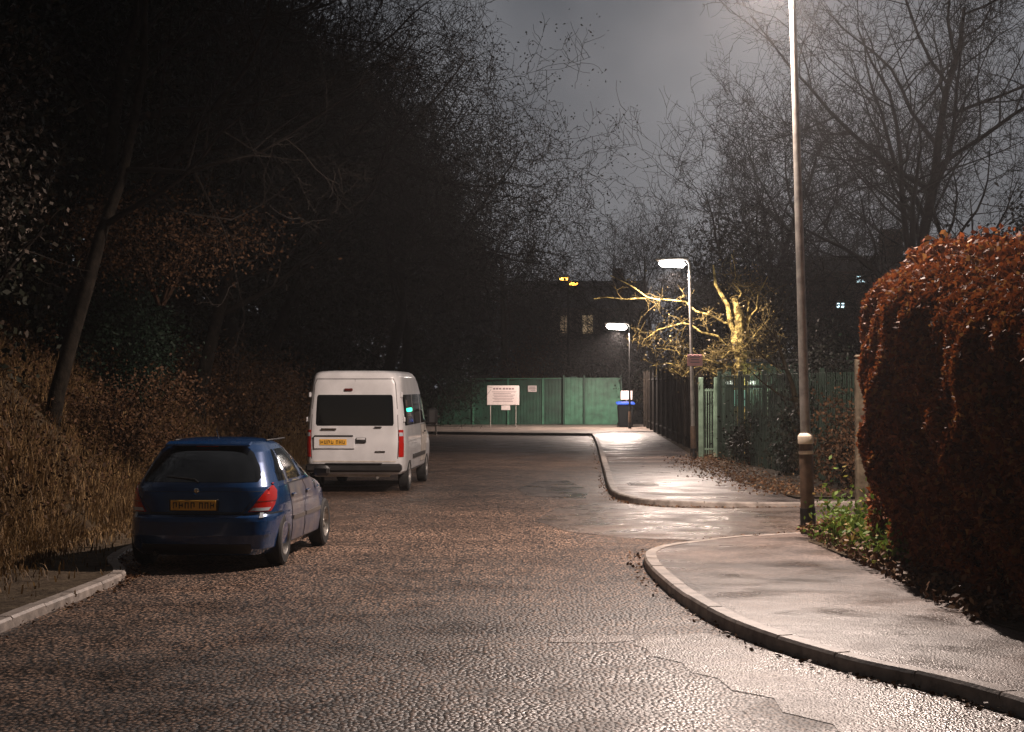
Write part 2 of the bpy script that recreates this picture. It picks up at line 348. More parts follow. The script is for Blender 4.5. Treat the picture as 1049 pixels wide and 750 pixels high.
# ------------------------------------------------------------------ leaves, blades, branches
def leaves(name, C, size, m, parent=None, seed=0, flat=0.0, aspect=.6):
    rg = np.random.default_rng(seed); n = len(C)
    a = rg.normal(size=(n, 3)); a[:, 2] *= (1-flat); a /= np.linalg.norm(a, axis=1)[:, None]
    b = rg.normal(size=(n, 3)); b[:, 2] *= (1-flat); b -= a*(a*b).sum(1)[:, None]; b /= np.linalg.norm(b, axis=1)[:, None]
    s = (np.asarray(size)*rg.uniform(.6, 1.3, n))[:, None]
    V = np.stack([C-a*s*.5, C-b*s*aspect*.5+a*s*.05, C+a*s*.5, C+b*s*aspect*.5+a*s*.05], 1).reshape(-1, 3)
    F = np.arange(4*n).reshape(-1, 4)
    return mesh(name, V, F, m, parent)
def clump(rg, n, centre, radii, nsub=14, sub=.35, shell=.5):
    """points gathered in sub-clumps so the outline is uneven and gaps stay"""
    cs = rg.normal(size=(nsub, 3)); cs /= np.linalg.norm(cs, axis=1)[:, None]; cs *= rg.uniform(shell, 1, (nsub, 1))
    k = rg.integers(0, nsub, n); p = cs[k]+rg.normal(size=(n, 3))*sub*rg.uniform(.5, 1.1, nsub)[k][:, None]
    return np.array(centre)+p*np.array(radii)
def blades(name, P, h, m, seed=0, w=.012, lean=.35, parent=None):
    rg = np.random.default_rng(seed); n = len(P); ang = rg.uniform(0, 2*np.pi, n)
    d = np.stack([np.cos(ang), np.sin(ang), np.zeros(n)], 1); s = np.stack([-np.sin(ang), np.cos(ang), np.zeros(n)], 1)
    hh = (np.asarray(h)*rg.uniform(.5, 1.3, n))[:, None]; ww = w*rg.uniform(.6, 1.6, n)[:, None]; ln = lean*rg.uniform(.1, 1.6, n)[:, None]
    z = np.array([0, 0, 1.])
    b0 = P-s*ww; b1 = P+s*ww; mid = P+z*hh*.6+d*hh*ln*.35; m0 = mid-s*ww*.8; m1 = mid+s*ww*.8; t = P+z*hh*(1-.3*ln)+d*hh*ln
    V = np.stack([b0, b1, m1, m0, t+s*ww*.2, t-s*ww*.2], 1).reshape(-1, 3)
    i = np.arange(n)[:, None]*6
    F = np.concatenate([i+np.array([[0, 1, 2, 3]]), i+np.array([[3, 2, 4, 5]])], 0)
    return mesh(name, V, F, m, parent)

def grow(rng, base, direc, length, rad, levels=4, up=.12, spread=.75, kids=(5, 6, 5, 5), first=.3, wander=.12, ratio=.55, minr=.006, floor=-9):
    out = [MB(), MB()]; ends = []
    stack = [(Vector(base), Vector(direc).normalized(), length, rad, 0)]
    while stack:
        p, d, ln, r, lv = stack.pop()
        n = (10, 8, 6, 5, 4, 4)[lv]; pts = [p.copy()]; wd = wander*(1, 1.1, 1.5, 2.0, 2.4, 2.4)[lv]; rs = [r]; dirs = [d.copy()]
        for i in range(n):
            d = (d+Vector((rng.gauss(0, wd), rng.gauss(0, wd), rng.gauss(0, wd)+up*(.3 if lv == 0 else .6)))).normalized()
            p = p+d*ln/n; pts.append(p.copy()); dirs.append(d.copy()); rs.append(max(minr*.6, r*(1-.8*(i+1)/n)))
        if lv and min(q.z for q in pts) < floor: continue
        out[0 if lv < 1 else 1].tube(pts, rs, (9, 6, 4, 3, 3, 3)[lv], caps=False)
        if lv < levels:
            k = kids[min(lv, len(kids)-1)]
            for q in range(k):
                t = first+(1-first)*(q+rng.random())/k if lv == 0 else .2+.8*(q+rng.random())/k
                i = min(n-1, int(t*n)); f = t*n-i; pos = pts[i].lerp(pts[i+1], min(1, f)); dd = dirs[i]
                o = dd.orthogonal().normalized(); o.rotate(Matrix.Rotation(rng.uniform(0, 6.283), 3, dd))
                nd = (dd*(1-spread*rng.uniform(.6, 1))+o*spread*rng.uniform(.7, 1.1)).normalized()
                stack.append((pos, nd, ln*ratio*(1, 1, .85, .7, .7)[lv]*rng.uniform(.7, 1.25)*(1.15-.45*t if lv == 0 else 1), max(minr, rs[i]*.55), lv+1))
        else: ends.append(p)
    return out, ends
def bare_tree(name, label, loc, height, seed, group=None, bark='bark', twig='twig', lean=(0, 0), rad=None, rz=0, levels=4, leafm=None, nleaf=0, leafsize=.08, cat='tree', **k):
    rng = random.Random(seed)
    root = tag(empty(name, loc, rz), label, cat, group)
    (a, b), ends = grow(rng, (0, 0, -.3), (lean[0], lean[1], 1), height*.8, rad or height*.016, levels, **k)
    a.build('trunk', M[bark], root, smooth=True, angle=60); b.build('crown', M[twig], root, smooth=True, angle=60)
    if leafm:
        rg = np.random.default_rng(seed); E = np.array([tuple(e) for e in ends]); C = E[rg.integers(0, len(E), nleaf)]+rg.normal(size=(nleaf, 3))*.25
        leaves('foliage', C, leafsize, M[leafm], root, seed)
    return root
def copy_tree(o, loc, rz=0, sc=1, label=None, group=None, sz=None):
    c = o.copy(); COL.objects.link(c); c.location = loc; c.rotation_euler = (0, 0, rz); c.scale = (sc, sc, sz or sc)
    if label: c['label'] = label
    if group: c['group'] = group
    for ch in o.children:
        d = ch.copy(); COL.objects.link(d); d.parent = c
    return c
def bush(name, label, loc, radii, n, m, seed, size=.08, nsub=20, stem='twig', cat='shrub', group=None, sub=.33, core=None):
    rg = np.random.default_rng(seed); root = tag(empty(name, loc), label, cat, group)
    C = clump(rg, n, (0, 0, radii[2]), radii, nsub, sub); C = C[C[:, 2] > .02]
    leaves('foliage', C, size, M[m], root, seed)
    mb = MB(); rng = random.Random(seed)
    for i in range(9):
        a = rng.uniform(0, 6.28); e = Vector((math.cos(a)*radii[0]*.7, math.sin(a)*radii[1]*.7, radii[2]*rng.uniform(1.1, 1.9)))
        mb.tube([(0.05*math.cos(a), .05*math.sin(a), -.1), e*.5+Vector((0, 0, .2)), e], [.035, .022, .008], 5)
    mb.build('stems', M[stem], root, smooth=True)
    return root

# ------------------------------------------------------------------ vehicles
class Shell:
    """closed car shell: at each height z a rounded outline (half width, rear y, front y, squareness)"""
    def __init__(s, table, ym):
        s.t = np.array(table, float); s.ym = ym
    def par(s, z): return [np.interp(z, s.t[:, 0], s.t[:, i]) for i in range(1, 5)]
    def pt(s, z, ph):
        hw, yr, yf, n = s.par(z); c, q = math.cos(ph), math.sin(ph)
        x = hw*math.copysign(abs(c)**(2/n), c)
        Lh = (s.ym-yr) if q < 0 else (yf-s.ym)
        return Vector((x, s.ym+math.copysign(abs(q)**(2/n), q)*Lh, z))
    def phx(s, x, z, front=False):           # angle for a given x on the rear (or front) face
        hw, yr, yf, n = s.par(z); c = max(-1, min(1, x/hw)); a = math.acos(math.copysign(abs(c)**(n/2), c))
        return a if front else -a
    def phy(s, y, z, side=1):                # angle for a given y on a side face
        hw, yr, yf, n = s.par(z); Lh = (s.ym-yr) if y < s.ym else (yf-s.ym); q = max(-1, min(1, (y-s.ym)/Lh))
        a = math.asin(math.copysign(abs(q)**(n/2), q)); return a if side > 0 else (math.pi-a)
    def nrm(s, z, ph):
        e = 1e-3; a = s.pt(z, ph+e)-s.pt(z, ph-e); b = s.pt(z+e, ph)-s.pt(z-e, ph); n = a.cross(b)
        return n.normalized() if n.length > 0 else Vector((0, 0, 1))
    def patch(s, rows, off, name, m, parent, nu=14, sub=3, depth=.012):
        """rows: (z, ph0, ph1) bottom to top -> thin shell lying OFF outside the body"""
        R_ = []
        for i in range(len(rows)-1):
            for k in range(sub): t = k/sub; R_.append([rows[i][j]*(1-t)+rows[i+1][j]*t for j in range(3)])
        R_.append(list(rows[-1])); V = []; F = []; w = nu+1
        for z, a, b in R_:
            for j in range(w):
                ph = a+(b-a)*j/nu; V.append(s.pt(z, ph)+s.nrm(z, ph)*off)
        nb = len(V)
        for z, a, b in R_:
            for j in range(w):
                ph = a+(b-a)*j/nu; V.append(s.pt(z, ph)-s.nrm(z, ph)*depth)
        h = len(R_)
        for i in range(h-1):
            for j in range(nu): F.append((i*w+j, i*w+j+1, (i+1)*w+j+1, (i+1)*w+j))
        edge = [(i*w, (i+1)*w) for i in range(h-1)][::-1]
        loop = [j for j in range(w)]+[i*w+nu for i in range(1, h)]+[(h-1)*w+j for j in range(nu-1, -1, -1)]+[i*w for i in range(h-2, 0, -1)]
        for a, b in zip(loop, loop[1:]+loop[:1]): F.append((a, a+nb, b+nb, b))
        return mesh(name, V, F, m, parent, smooth=True, angle=40)
    def body(s, name, m, parent, arches, nz=64, nu=112):
        z0, z1 = s.t[0, 0], s.t[-1, 0]; V = []; F = []
        zs = np.unique(np.concatenate([np.linspace(z0, z1, nz), s.t[:, 0]]))
        for z in zs:
            for j in range(nu): V.append(s.pt(z, -math.pi+2*math.pi*(j+.5)/nu))
        for i in range(len(zs)-1):
            for j in range(nu): F.append((i*nu+j, i*nu+(j+1) % nu, (i+1)*nu+(j+1) % nu, (i+1)*nu+j))
        F.append(tuple(range(nu-1, -1, -1))); F.append(tuple(range((len(zs)-1)*nu, len(zs)*nu)))
        o = mesh(name, V, F, m, parent)
        for (y, z, r) in arches:
            c = MB().lathe([(0, -2), (r, -2), (r, 2), (0, 2)], 40, Matrix.Translation((0, y, z)) @ Matrix.Rotation(R(90), 4, 'Y'))
            for sx in (-1, 1):
                c = MB(); k = 40; x0, x1 = (.55 if sx > 0 else -1.6), (1.6 if sx > 0 else -.55)
                c.v = [(x, y+r*math.cos(2*math.pi*q/k), z+r*math.sin(2*math.pi*q/k)) for x in (x0, x1) for q in range(k)]
                c.f = [(q, (q+1) % k, k+(q+1) % k, k+q) for q in range(k)]+[tuple(range(k-1, -1, -1)), tuple(range(k, 2*k))]
                co = mesh('cutter', c.v, [f[::-1] for f in c.f], m)
                md = o.modifiers.new('cut', 'BOOLEAN'); md.object = co; md.operation = 'DIFFERENCE'; md.solver = 'EXACT'
                bpy.context.view_layer.update()
                ev = o.evaluated_get(bpy.context.evaluated_depsgraph_get()); me = bpy.data.meshes.new_from_object(ev)
                o.modifiers.clear(); o.data = me; bpy.data.objects.remove(co)
        o.data.polygons.foreach_set('use_smooth', [True]*len(o.data.polygons)); o.data.set_sharp_from_angle(angle=R(38))
        return o
def wheel(parent, x, y, r, w, rimmat, side, spokes=5):
    e = empty('wheel'); e.parent = parent; e.location = (x, y, r); e.rotation_euler = (0, R(90)*side, 0)
    MB().lathe([(r*.62, -w/2), (r*.9, -w/2), (r*.985, -w*.40), (r, -w*.2), (r, w*.2), (r*.985, w*.40), (r*.9, w/2), (r*.64, w/2), (r*.60, w*.42)], 36).build('tyre', M['rubber'], e, True)
    m = MB().lathe([(r*.64, w*.47), (r*.60, w*.50), (r*.57, w*.40), (r*.55, -w*.1)], 36)
    m.lathe([(0, w*.36), (r*.12, w*.36), (r*.16, w*.28), (r*.16, w*.0)], 20)
    for i in range(spokes):
        a = 2*math.pi*i/spokes; m.box((math.cos(a)*r*.36, math.sin(a)*r*.36, w*.22), (r*.46, r*.17, w*.16), rz=a, bev=.01)
    m.lathe([(0, -w*.12), (r*.55, -w*.12)], 24)
    m.build('rim', rimmat, e, True)
def glyph_bar(mb, x0, z, w, h, y, n, seed, gap=True):
    """illegible characters of the plate: short dark strokes"""
    rr = random.Random(seed); cw = w/n
    for i in range(n):
        if gap and i == n//2: continue
        cx = x0+cw*(i+.5)
        mb.box((cx-cw*.28, y, z), (cw*.16, .003, h)); mb.box((cx+cw*.22, y, z), (cw*.16, .003, h*rr.choice([.6, 1])))
        mb.box((cx, y-.0012, z+h*rr.choice([-.4, 0, .4])), (cw*.6, .003, h*.16)); 

# blue hatchback
car = tag(empty('parked_hatchback', (-3.56, 19.7, 0), R(-4.6)), 'dark blue hatchback parked on the left beside the dry bank, behind the white van', 'car')
cs = Shell([(.17, .78, .12, 3.98, 5), (.24, .84, .04, 4.10, 5), (.40, .868, .0, 4.19, 4.6), (.55, .874, .0, 4.18, 4.4), (.60, .874, .02, 4.16, 4.4), (.63, .872, .07, 4.13, 4.4), (.72, .87, .085, 4.02, 4.4),
            (.80, .862, .10, 3.86, 4.4), (.87, .85, .115, 3.55, 4.4), (.93, .838, .14, 3.12, 4.3), (.97, .822, .17, 3.0, 4.2), (1.08, .775, .27, 2.72, 4.0), (1.2, .715, .40, 2.44, 3.9), (1.32, .655, .55, 2.14, 3.8),
            (1.39, .60, .68, 1.94, 3.6), (1.425, .545, .80, 1.78, 3.4), (1.45, .46, .95, 1.62, 3.2), (1.465, .34, 1.15, 1.45, 3), (1.47, .15, 1.25, 1.35, 2.6)], 1.32)
cs.body('body', M['blue'], car, [(.80, .31, .355), (3.32, .31, .355)])
for y in (.80, 3.32):
    for sx in (-1, 1): wheel(car, sx*.775, y, .31, .19, M['rim'], sx)
gl = lambda z: cs.par(z)[0]
rearw = lambda z, k: (z, cs.phx(-gl(z)*k, z), cs.phx(gl(z)*k, z))
w = cs.patch([rearw(.985, .80), rearw(1.03, .845), rearw(1.15, .85), rearw(1.30, .80), rearw(1.375, .70)], .004, 'rear_window', M['glass'], car, nu=24)
MB().tube([(.0, .165, .985), (-.05, .19, 1.02), (-.38, .235, 1.05)], [.012, .009, .005], 6).build('wiper', M['trim'], w, True)
for sd in (-1, 1):
    S_ = lambda z, a, b: (z, cs.phy(a, z, sd), cs.phy(b, z, sd)) if sd > 0 else (z, cs.phy(b, z, sd), cs.phy(a, z, sd))
    for nm, a0, a1, b0, b1 in (('quarter_window', .62, 1.02, 1.0, 1.08), ('door_window', 1.09, 1.85, 1.15, 1.83), ('door_window', 1.92, 2.92, 1.90, 2.28)):
        cs.patch([S_(.975, a0+.08, a1), S_(1.08, a0+.12, a0+(a1-a0)+(b1-a1)*.35), S_(1.2, a0+(b0-a0)*.6+.05, a1+(b1-a1)*.65), S_(1.33, b0, b1)], .003, nm, M['glass'], car, 10)
    for nm, a, b in (('door', 1.06, 1.88), ('door', 1.90, 2.98)):
        lo = a+.10 if a < 1.5 else a
        S2 = [S_(.25, lo+.06, b), S_(.4, lo+.04, b), S_(.65, lo, b), S_(.93, a+.01, b)]
        d = cs.patch(S2, .005, nm, M['grime'], car, 12)
        g = cs.patch([S_(z, cs_a-.014, cs_b+.014) for z, cs_a, cs_b in ((.238, lo+.06, b), (.4, lo+.04, b), (.65, lo, b), (.942, a+.01, b))], .002, 'door_seam', M['black'], car, 12)
        cs.patch([S_(.50, lo+.04, b-.01), S_(.545, lo+.04, b-.01)], .016, 'rubbing_strip', M['strip'], d, 10, 1)
        p = cs.pt(.80, cs.phy(a+.14, .80, sd)); h = MB().box((p.x+sd*.018, p.y+.02, .80), (.03, .17, .03), bev=.01).build('door_handle', M['blue'], d, True)
    # tail lamp wrapping the corner, taller at the outside
    def tl(z, xin, yout):
        a = cs.phx(sd*xin, z); b = cs.phy(yout, z, sd)
        if sd < 0:
            b = b-2*math.pi if b > 0 else b; return (z, b, a)
        return (z, a, b)
    t = cs.patch([tl(.655, .58, .34), tl(.72, .63, .42), tl(.80, .68, .50), tl(.88, .73, .54), (tl(.965, .785, .48))], .010, 'tail_lamp', M['tail'], car, 16)
    cs.patch([tl(.845, .75, .36), tl(.905, .765, .36)], .014, 'reflector', M['tail_hot'], t, 8, 1)  # brighter red patch paints the highlight on the tail lamp
    cs.patch([tl(.665, .60, .30), (tl(.70, .63, .34))], .014, 'lamp_segment', M['clearlens'], t, 8, 1)
    cs.patch([tl(.765, .66, .46), tl(.772, .665, .46)], .0135, 'lamp_division', M['taildim'], t, 8, 1)
    cs.patch([tl(.59, .70, .20), tl(.645, .70, .24)], .008, 'reversing_lamp', M['clearlens'], car, 8, 1)
    # mirror
    MB().box((sd*.93, 2.72, 1.0), (.20, .10, .13), bev=.035).tube([(sd*.80, 2.74, .95), (sd*.90, 2.73, .98)], .02, 6).build('wing_mirror', M['trim'], car, True)
    cs.patch([S_(.33, 4.0 if sd > 0 else 4.0, 4.02), S_(.34, 4.0, 4.02)], .002, 'fog_trim', M['trim'], car, 2, 1) if False else None
cs.patch([(z, cs.phx(-w_, z), cs.phx(w_, z)) for z, w_ in ((.655, .52), (.72, .57), (.80, .64), (.88, .72))], .003, 'tailgate', M['blue'], car, 30, 3)
cs.patch([(z, cs.phx(-w_, z), cs.phx(w_, z)) for z, w_ in ((.644, .53), (.72, .58), (.80, .65), (.886, .73))], .001, 'tailgate_seam', M['black'], car, 30, 3)
cs.patch([(.625, cs.phx(-.86, .625), cs.phx(.86, .625)), (.64, cs.phx(-.86, .64), cs.phx(.86, .64))], .004, 'bumper_seam', M['black'], car, 40, 1)
MB().box((-.02, .055, .735), (.56, .02, .135), bev=.006).build('plate_recess', M['trim'], car)
pl = MB().box((-.02, .035, .735), (.52, .012, .111), bev=.004).build('number_plate', M['plate'], car)
g_ = MB(); glyph_bar(g_, -.26, .735, .27, .07, .027, 4, 3, False); g_.build('lettering', M['ink'], pl)
g_ = MB(); glyph_bar(g_, .04, .735, .19, .07, .027, 3, 5, False); g_.build('lettering', M['ink'], pl)
MB().lathe([(0, .012), (.022, .010), (.032, 0)], 16, Matrix.Translation((0, .095, .895)) @ Matrix.Rotation(R(90), 4, 'X')).box((0, .088, .895), (.02, .012, .05)).build('badge', M['chrome'], car, True)
cs.patch([(.40, cs.phx(-.80, .4), cs.phx(.80, .4)), (.43, cs.phx(-.80, .43), cs.phx(.80, .43))], .012, 'bumper_strip', M['blue'], car, 30, 1)
cs.patch([(.19, cs.phx(-.6, .19), cs.phx(.6, .19)), (.30, cs.phx(-.62, .3), cs.phx(.62, .3))], .006, 'bumper_valance', M['trim'], car, 20, 2)
MB().tube([(-.45, -.02, .20), (-.45, .3, .21)], .028, 12).build('exhaust_pipe', M['trim'], car, True)
MB().box((0, .66, 1.405), (1.0, .16, .03), bev=.012, rx=R(12)).build('spoiler', M['blue'], car, True)
MB().box((0, .60, 1.385), (.26, .02, .018)).build('brake_lamp', M['tail'], car)
MB().tube([(0, 1.1, 1.45), (0, .98, 1.58)], [.008, .004], 6).build('aerial', M['black'], car, True)
for sx in (-1, 1): MB().box((sx*.55, 1.7, 1.452 if False else 1.43), (.03, 1.0, .02), bev=.008).build('roof_strip', M['trim'], car, True)

# white minibus
van = tag(empty('parked_minibus', (-3.05, 34.0, 0), R(-3.0)), 'white high-roofed minibus with one wide black rear window, parked ahead of the blue car', 'van')
vs = Shell([(.36, .90, .06, 5.20, 14), (.42, .955, .03, 5.26, 14), (.60, .975, .02, 5.28, 14), (.85, .985, .02, 5.22, 14), (1.0, .985, .025, 5.05, 14), (1.08, .982, .03, 4.72, 14), (1.16, .978, .03, 4.42, 14), (1.25, .972, .035, 4.30, 14),
            (1.6, .945, .05, 4.02, 14), (1.95, .905, .08, 3.70, 14), (2.12, .885, .09, 3.42, 14), (2.25, .868, .11, 3.05, 12), (2.32, .84, .14, 2.7, 10), (2.355, .78, .19, 2.45, 8), (2.372, .62, .32, 2.2, 5)], 2.4)
vs.body('body', M['white'], van, [(.95, .34, .40), (4.28, .34, .40)], nz=60, nu=140)
for y in (.95, 4.28):
    for sx in (-1, 1): wheel(van, sx*.875, y, .335, .2, M['steelrim'], sx, 8)
rw = lambda z, a, b: (z, vs.phx(a, z), vs.phx(b, z))
vs.patch([rw(1.30, -.73, .74), rw(1.34, -.755, .76), rw(1.86, -.735, .735), rw(1.90, -.71, .71)], .006, 'rear_window', M['glass'], van, 30)
vs.patch([rw(.56, -.82, -.003), rw(1.2, -.84, -.003), rw(2.1, -.78, -.003), rw(2.2, -.74, -.003)], .003, 'rear_door', M['white'], van, 20, 4)
rd = vs.patch([rw(.56, .003, .82), rw(1.2, .003, .84), rw(2.1, .003, .78), rw(2.2, .003, .74)], .003, 'rear_door', M['white'], van, 20, 4)
vs.patch([rw(.545, -.835, .835), rw(1.2, -.852, .852), rw(2.1, -.792, .792), rw(2.215, -.75, .75)], .001, 'rear_door_seam', M['black'], van, 40, 4)
vs.patch([rw(.60, -.80, .80), rw(.625, -.80, .80)], .012, 'rear_crease', M['whitegrime'], van, 30, 1)
MB().box((-.39, -.005, .985), (.80, .03, .26), bev=.012).build('plate_surround', M['white'], van, True)
MB().box((-.40, -.020, 1.105), (.76, .04, .03), bev=.01).build('plate_light_bar', M['trim'], van, True)
vp_ = MB().box((-.41, -.026, .985), (.53, .012, .115), bev=.004).build('number_plate', M['plate'], van)
g_ = MB(); glyph_bar(g_, -.66, .985, .27, .07, -.034, 4, 8, False); g_.build('lettering', M['ink'], vp_)
g_ = MB(); glyph_bar(g_, -.36, .985, .19, .07, -.034, 3, 9, False); g_.build('lettering', M['ink'], vp_)
hb = MB().box((.13, -.004, 1.02), (.20, .03, .10), bev=.01).build('handle_recess', M['trim'], van)
MB().box((.13, -.022, 1.045), (.17, .03, .035), bev=.01).build('door_handle', M['white'], hb, True)
MB().box((-.50, -.002, 1.235), (.30, .012, .035), bev=.004).build('badge', M['chrome'], van)
MB().box((.46, -.002, 1.275), (.14, .014, .025), bev=.004).build('badge', M['trim'], van)
MB().box((.50, -.002, .80), (.20, .012, .03), bev=.004).build('badge', M['chrome'], van)
MB().box((.0-.12, .055, 2.0), (.16, .04, .05), bev=.01).build('brake_lamp', M['taildim'], van)
for sd in (-1, 1):
    def tl(z, xin, yout):
        a = vs.phx(sd*xin, z); b = vs.phy(yout, z, sd)
        if sd < 0:
            b = b-2*math.pi if b > 0 else b; return (z, b, a)
        return (z, a, b)
    t = vs.patch([tl(.70, .85, .14), tl(1.22, .85, .14)], .014, 'tail_lamp', M['tail'], van, 12, 3)
    vs.patch([tl(1.10, .86, .12), tl(1.17, .86, .12)], .018, 'reflector', M['clearlens'], t, 8, 1)
    MB().box((sd*.895, .20, 1.90), (.05, .06, .10), bev=.012).build('door_hinge', M['white'], van, True)
    MB().box((sd*.95, .20, 1.42), (.04, .06, .10), bev=.012).build('door_hinge', M['white'], van, True)
    S_ = lambda z, a, b: (z, vs.phy(a, z, sd), vs.phy(b, z, sd)) if sd > 0 else (z, vs.phy(b, z, sd), vs.phy(a, z, sd))
    for a, b in ((.30, 1.65), (1.75, 2.95), (3.08, 3.95)):
        sl = .10 if b > 3.5 else 0
        vs.patch([S_(1.30, a, b+sl), S_(1.34, a, b+sl*.8), S_(1.86, a, b-sl*2), S_(1.90, a+.03, b-sl*2.4)], .006, 'side_window', M['glass'], van, 12)
    d = vs.patch([S_(.5, 3.02, 3.86), S_(.95, 3.02, 4.05), S_(1.26, 3.02, 4.02)], .006, 'cab_door', M['whitegrime'], van, 12)
    vs.patch([S_(.49, 3.0, 3.88), S_(.95, 3.0, 4.07), S_(1.27, 3.0, 4.04)], .002, 'door_seam', M['black'], van, 12)
    MB().box((sd*1.03, 3.35, 1.12), (.03, .18, .035), bev=.01).build('door_handle', M['trim'], d, True)
    vs.patch([S_(.62, .45 if False else 1.45, 3.80), S_(.70, 1.45, 3.80)], .018, 'rubbing_strip', M['trim'], van, 30, 1)
    MB().box((sd*1.12, 4.02, 1.42), (.22, .12, .36), bev=.05).tube([(sd*.96, 4.1, 1.3), (sd*1.06, 4.05, 1.36)], .025, 6).build('wing_mirror', M['trim'], van, True)
MB().box((0, -.05, .49), (1.86, .20, .16), bev=.04).box((0, -.10, .575), (1.1, .14, .02), bev=.008).build('rear_bumper', M['trim'], van, True)
MB().box((-.05, .12, .36), (1.5, .12, .10), bev=.03).build('step', M['whitegrime'], van, True)
MB().tube([(.45, .0, .30), (.45, .5, .32)], .03, 10).build('exhaust_pipe', M['iron'], van, True)
MB().box((.962, 1.05, 1.60), (.03, .55, .07), bev=.01).build('cabin_light', M['greenled'], van)  # glowing green bar set on the outside of the side window

# ------------------------------------------------------------------ street lamps (the light sources of the place)
def street_lamp(loc, H, label, watts, arm=.45, base_h=1.28, lean=0.0, rad=.055, yaw=0, glow='lampglow', lens=(.42, .17, .06), banded=True, pm='pole'):
    root = tag(empty('street_lamp', loc), label, 'street lamp'); root.rotation_euler = (0, -lean, 0)
    MB().lathe([(.0, H), (rad*.75, H), (rad*.8, H-.3), (rad*1.25, base_h+.05), (rad*1.3, base_h)], 20).build('shaft', M[pm], root, True)
    b = MB().lathe([(rad*1.6, base_h), (rad*1.7, base_h-.03), (rad*1.75, .30), (rad*1.75, .0)], 24)
    b.build('base_section', M['pole_base'], root, True)
    MB().lathe([(rad*1.95, .30), (rad*1.95, -.05)], 24).lathe([(rad*1.85, .302), (rad*1.95, .30)], 24).build('foot', M['black'], root, True)
    if banded:
        MB().lathe([(rad*1.3, base_h+.05), (rad*1.85, base_h+.02), (rad*1.95, base_h-.0), (rad*1.95, base_h-.09), (rad*1.7, base_h-.10)], 24).build('collar', M['collar'], root, True)
        MB().lathe([(rad*1.7, base_h-.19), (rad*1.85, base_h-.20), (rad*1.85, base_h-.23), (rad*1.7, base_h-.24)], 24).build('band', M['collar'], root, True)
    MB().tube([(0, 0, H-.05), (-.06, 0, H+.05), (-arm, 0, H+.07)], [.035, .03, .028], 10).build('arm', M['pole'], root, True)
    hx = -arm-lens[0]*.5
    hd = MB().box((hx, 0, H+.10), (lens[0]+.16, lens[1]+.10, .09), bev=.035).build('lamp_head', M['pole'], root, True)
    MB().box((hx, 0, H+.05-lens[2]/2), (lens[0], lens[1], lens[2]), bev=lens[2]*.45, ry=R(4)).build('lens', M[glow], hd, True)
    ld = bpy.data.lights.new('street_light', 'SPOT'); ld.energy = watts; ld.color = (1, .80, .69); ld.shadow_soft_size = .07; ld.spot_size = R(168); ld.spot_blend = .35
    lo = link(bpy.data.objects.new('street_light', ld), root); lo.location = (hx, 0, H-.02-lens[2])
    return root
street_lamp((4.06, 24.1, .1), 7.75, 'tall near street lamp with a brown base and cream collar by the hedge', LAMP_W[0], arm=.12, lean=R(1.6))
street_lamp((4.86, 47.0, .1), 5.28, 'short street lamp lit on its pole beside the yellowish tree', LAMP_W[1], arm=.10, lean=R(1.2), base_h=.9, rad=.045, glow='lampglow2', lens=(.72, .22, .17), banded=False)  # lens made oversized, its shape standing in for the lamp's bloom
street_lamp((5.36, 80.0, .1), 4.72, 'farthest white street lamp in front of the green fence', LAMP_W[2], arm=.12, base_h=.8, rad=.04, glow='lampglow2', lens=(.95, .3, .24), banded=False, pm='black')  # oversized lens carries the bloom; black shaft keeps the pole lost in darkness
s2 = tag(empty('parking_sign', (4.88, 46.9, 2.75)), 'small pink sign fixed halfway up the short street lamp', 'sign')
MB().box((0, -.04, 0), (.40, .015, .30), bev=.006).build('panel', M['signpink'], s2)
t_ = MB()
for zz, ww in ((.08, .26), (.02, .20), (-.05, .24)): t_.box((0, -.050, zz), (ww, .004, .03))
t_.build('lettering', M['signtext'], s2); MB().box((0, -.02, 0), (.12, .05, .05)).build('bracket', M['pole'], s2)
# far sodium lamp with two heads
so = tag(empty('sodium_lamp', (3.9, 122, 0)), 'distant orange street lamp with two small heads above the houses', 'street lamp')
MB().tube([(0, 0, 0), (0, 0, 9.3)], [.12, .07], 10).build('pole', M['bark'], so, True)
for dx, dz in ((-.30, 9.5), (.38, 9.15)):
    MB().box((dx, 0, dz+.1), (.75, .3, .12), bev=.05).build('lamp_head', M['pole'], so, True)
    MB().box((dx, -.02, dz), (.60, .3, .20), bev=.08).build('lens', M['sodium'], so, True)

# ------------------------------------------------------------------ hedge on the right
def hedge_top(y): return 2.98+.58*np.clip((y-14)/6, 0, 1)-.7*np.clip((y-19.5)/2.0, 0, 1)**2
def hedge_x(y, z):
    top = hedge_top(y)
    f = 3.92+.42*np.clip(1-z/2.2, 0, 1)**1.3+.75*np.clip((z-(top-.6))/.6, 0, 1.2)**2.4
    f = f+.06*np.sin(y*1.7+z*2.1)+.06*np.sin(y*3.1-z*4.3)+.05*np.sin(z*6+y*2.2)*np.sin(y*5.3)
    f = f+1.1*np.clip((y-19.4)/1.4, 0, 1.3)**2.0
    return f
hr = tag(empty('beech_hedge', (5.2, 17.5, 0)), 'tall clipped beech hedge with copper-brown leaves along the near pavement', 'hedge')
rg = np.random.default_rng(5)
n = 105000
yy = rg.uniform(11.0, 21.3, n); zz = 3.9*rg.uniform(0, 1, n)**.85; depth = rg.exponential(.07, n)-.05
top = hedge_top(yy)+.10*np.sin(yy*2.3)+.07*np.sin(yy*5.1)
xx = hedge_x(yy, zz)+depth; k = (zz < top+rg.exponential(.05, n)) & (zz > .05)
P1 = np.stack([xx, yy, zz], 1)[k]
n = 26000; y2 = rg.uniform(11, 21.2, n); x2 = rg.uniform(4.5, 6.6, n); t2 = hedge_top(y2)+.10*np.sin(y2*2.3)+.07*np.sin(y2*5.1)
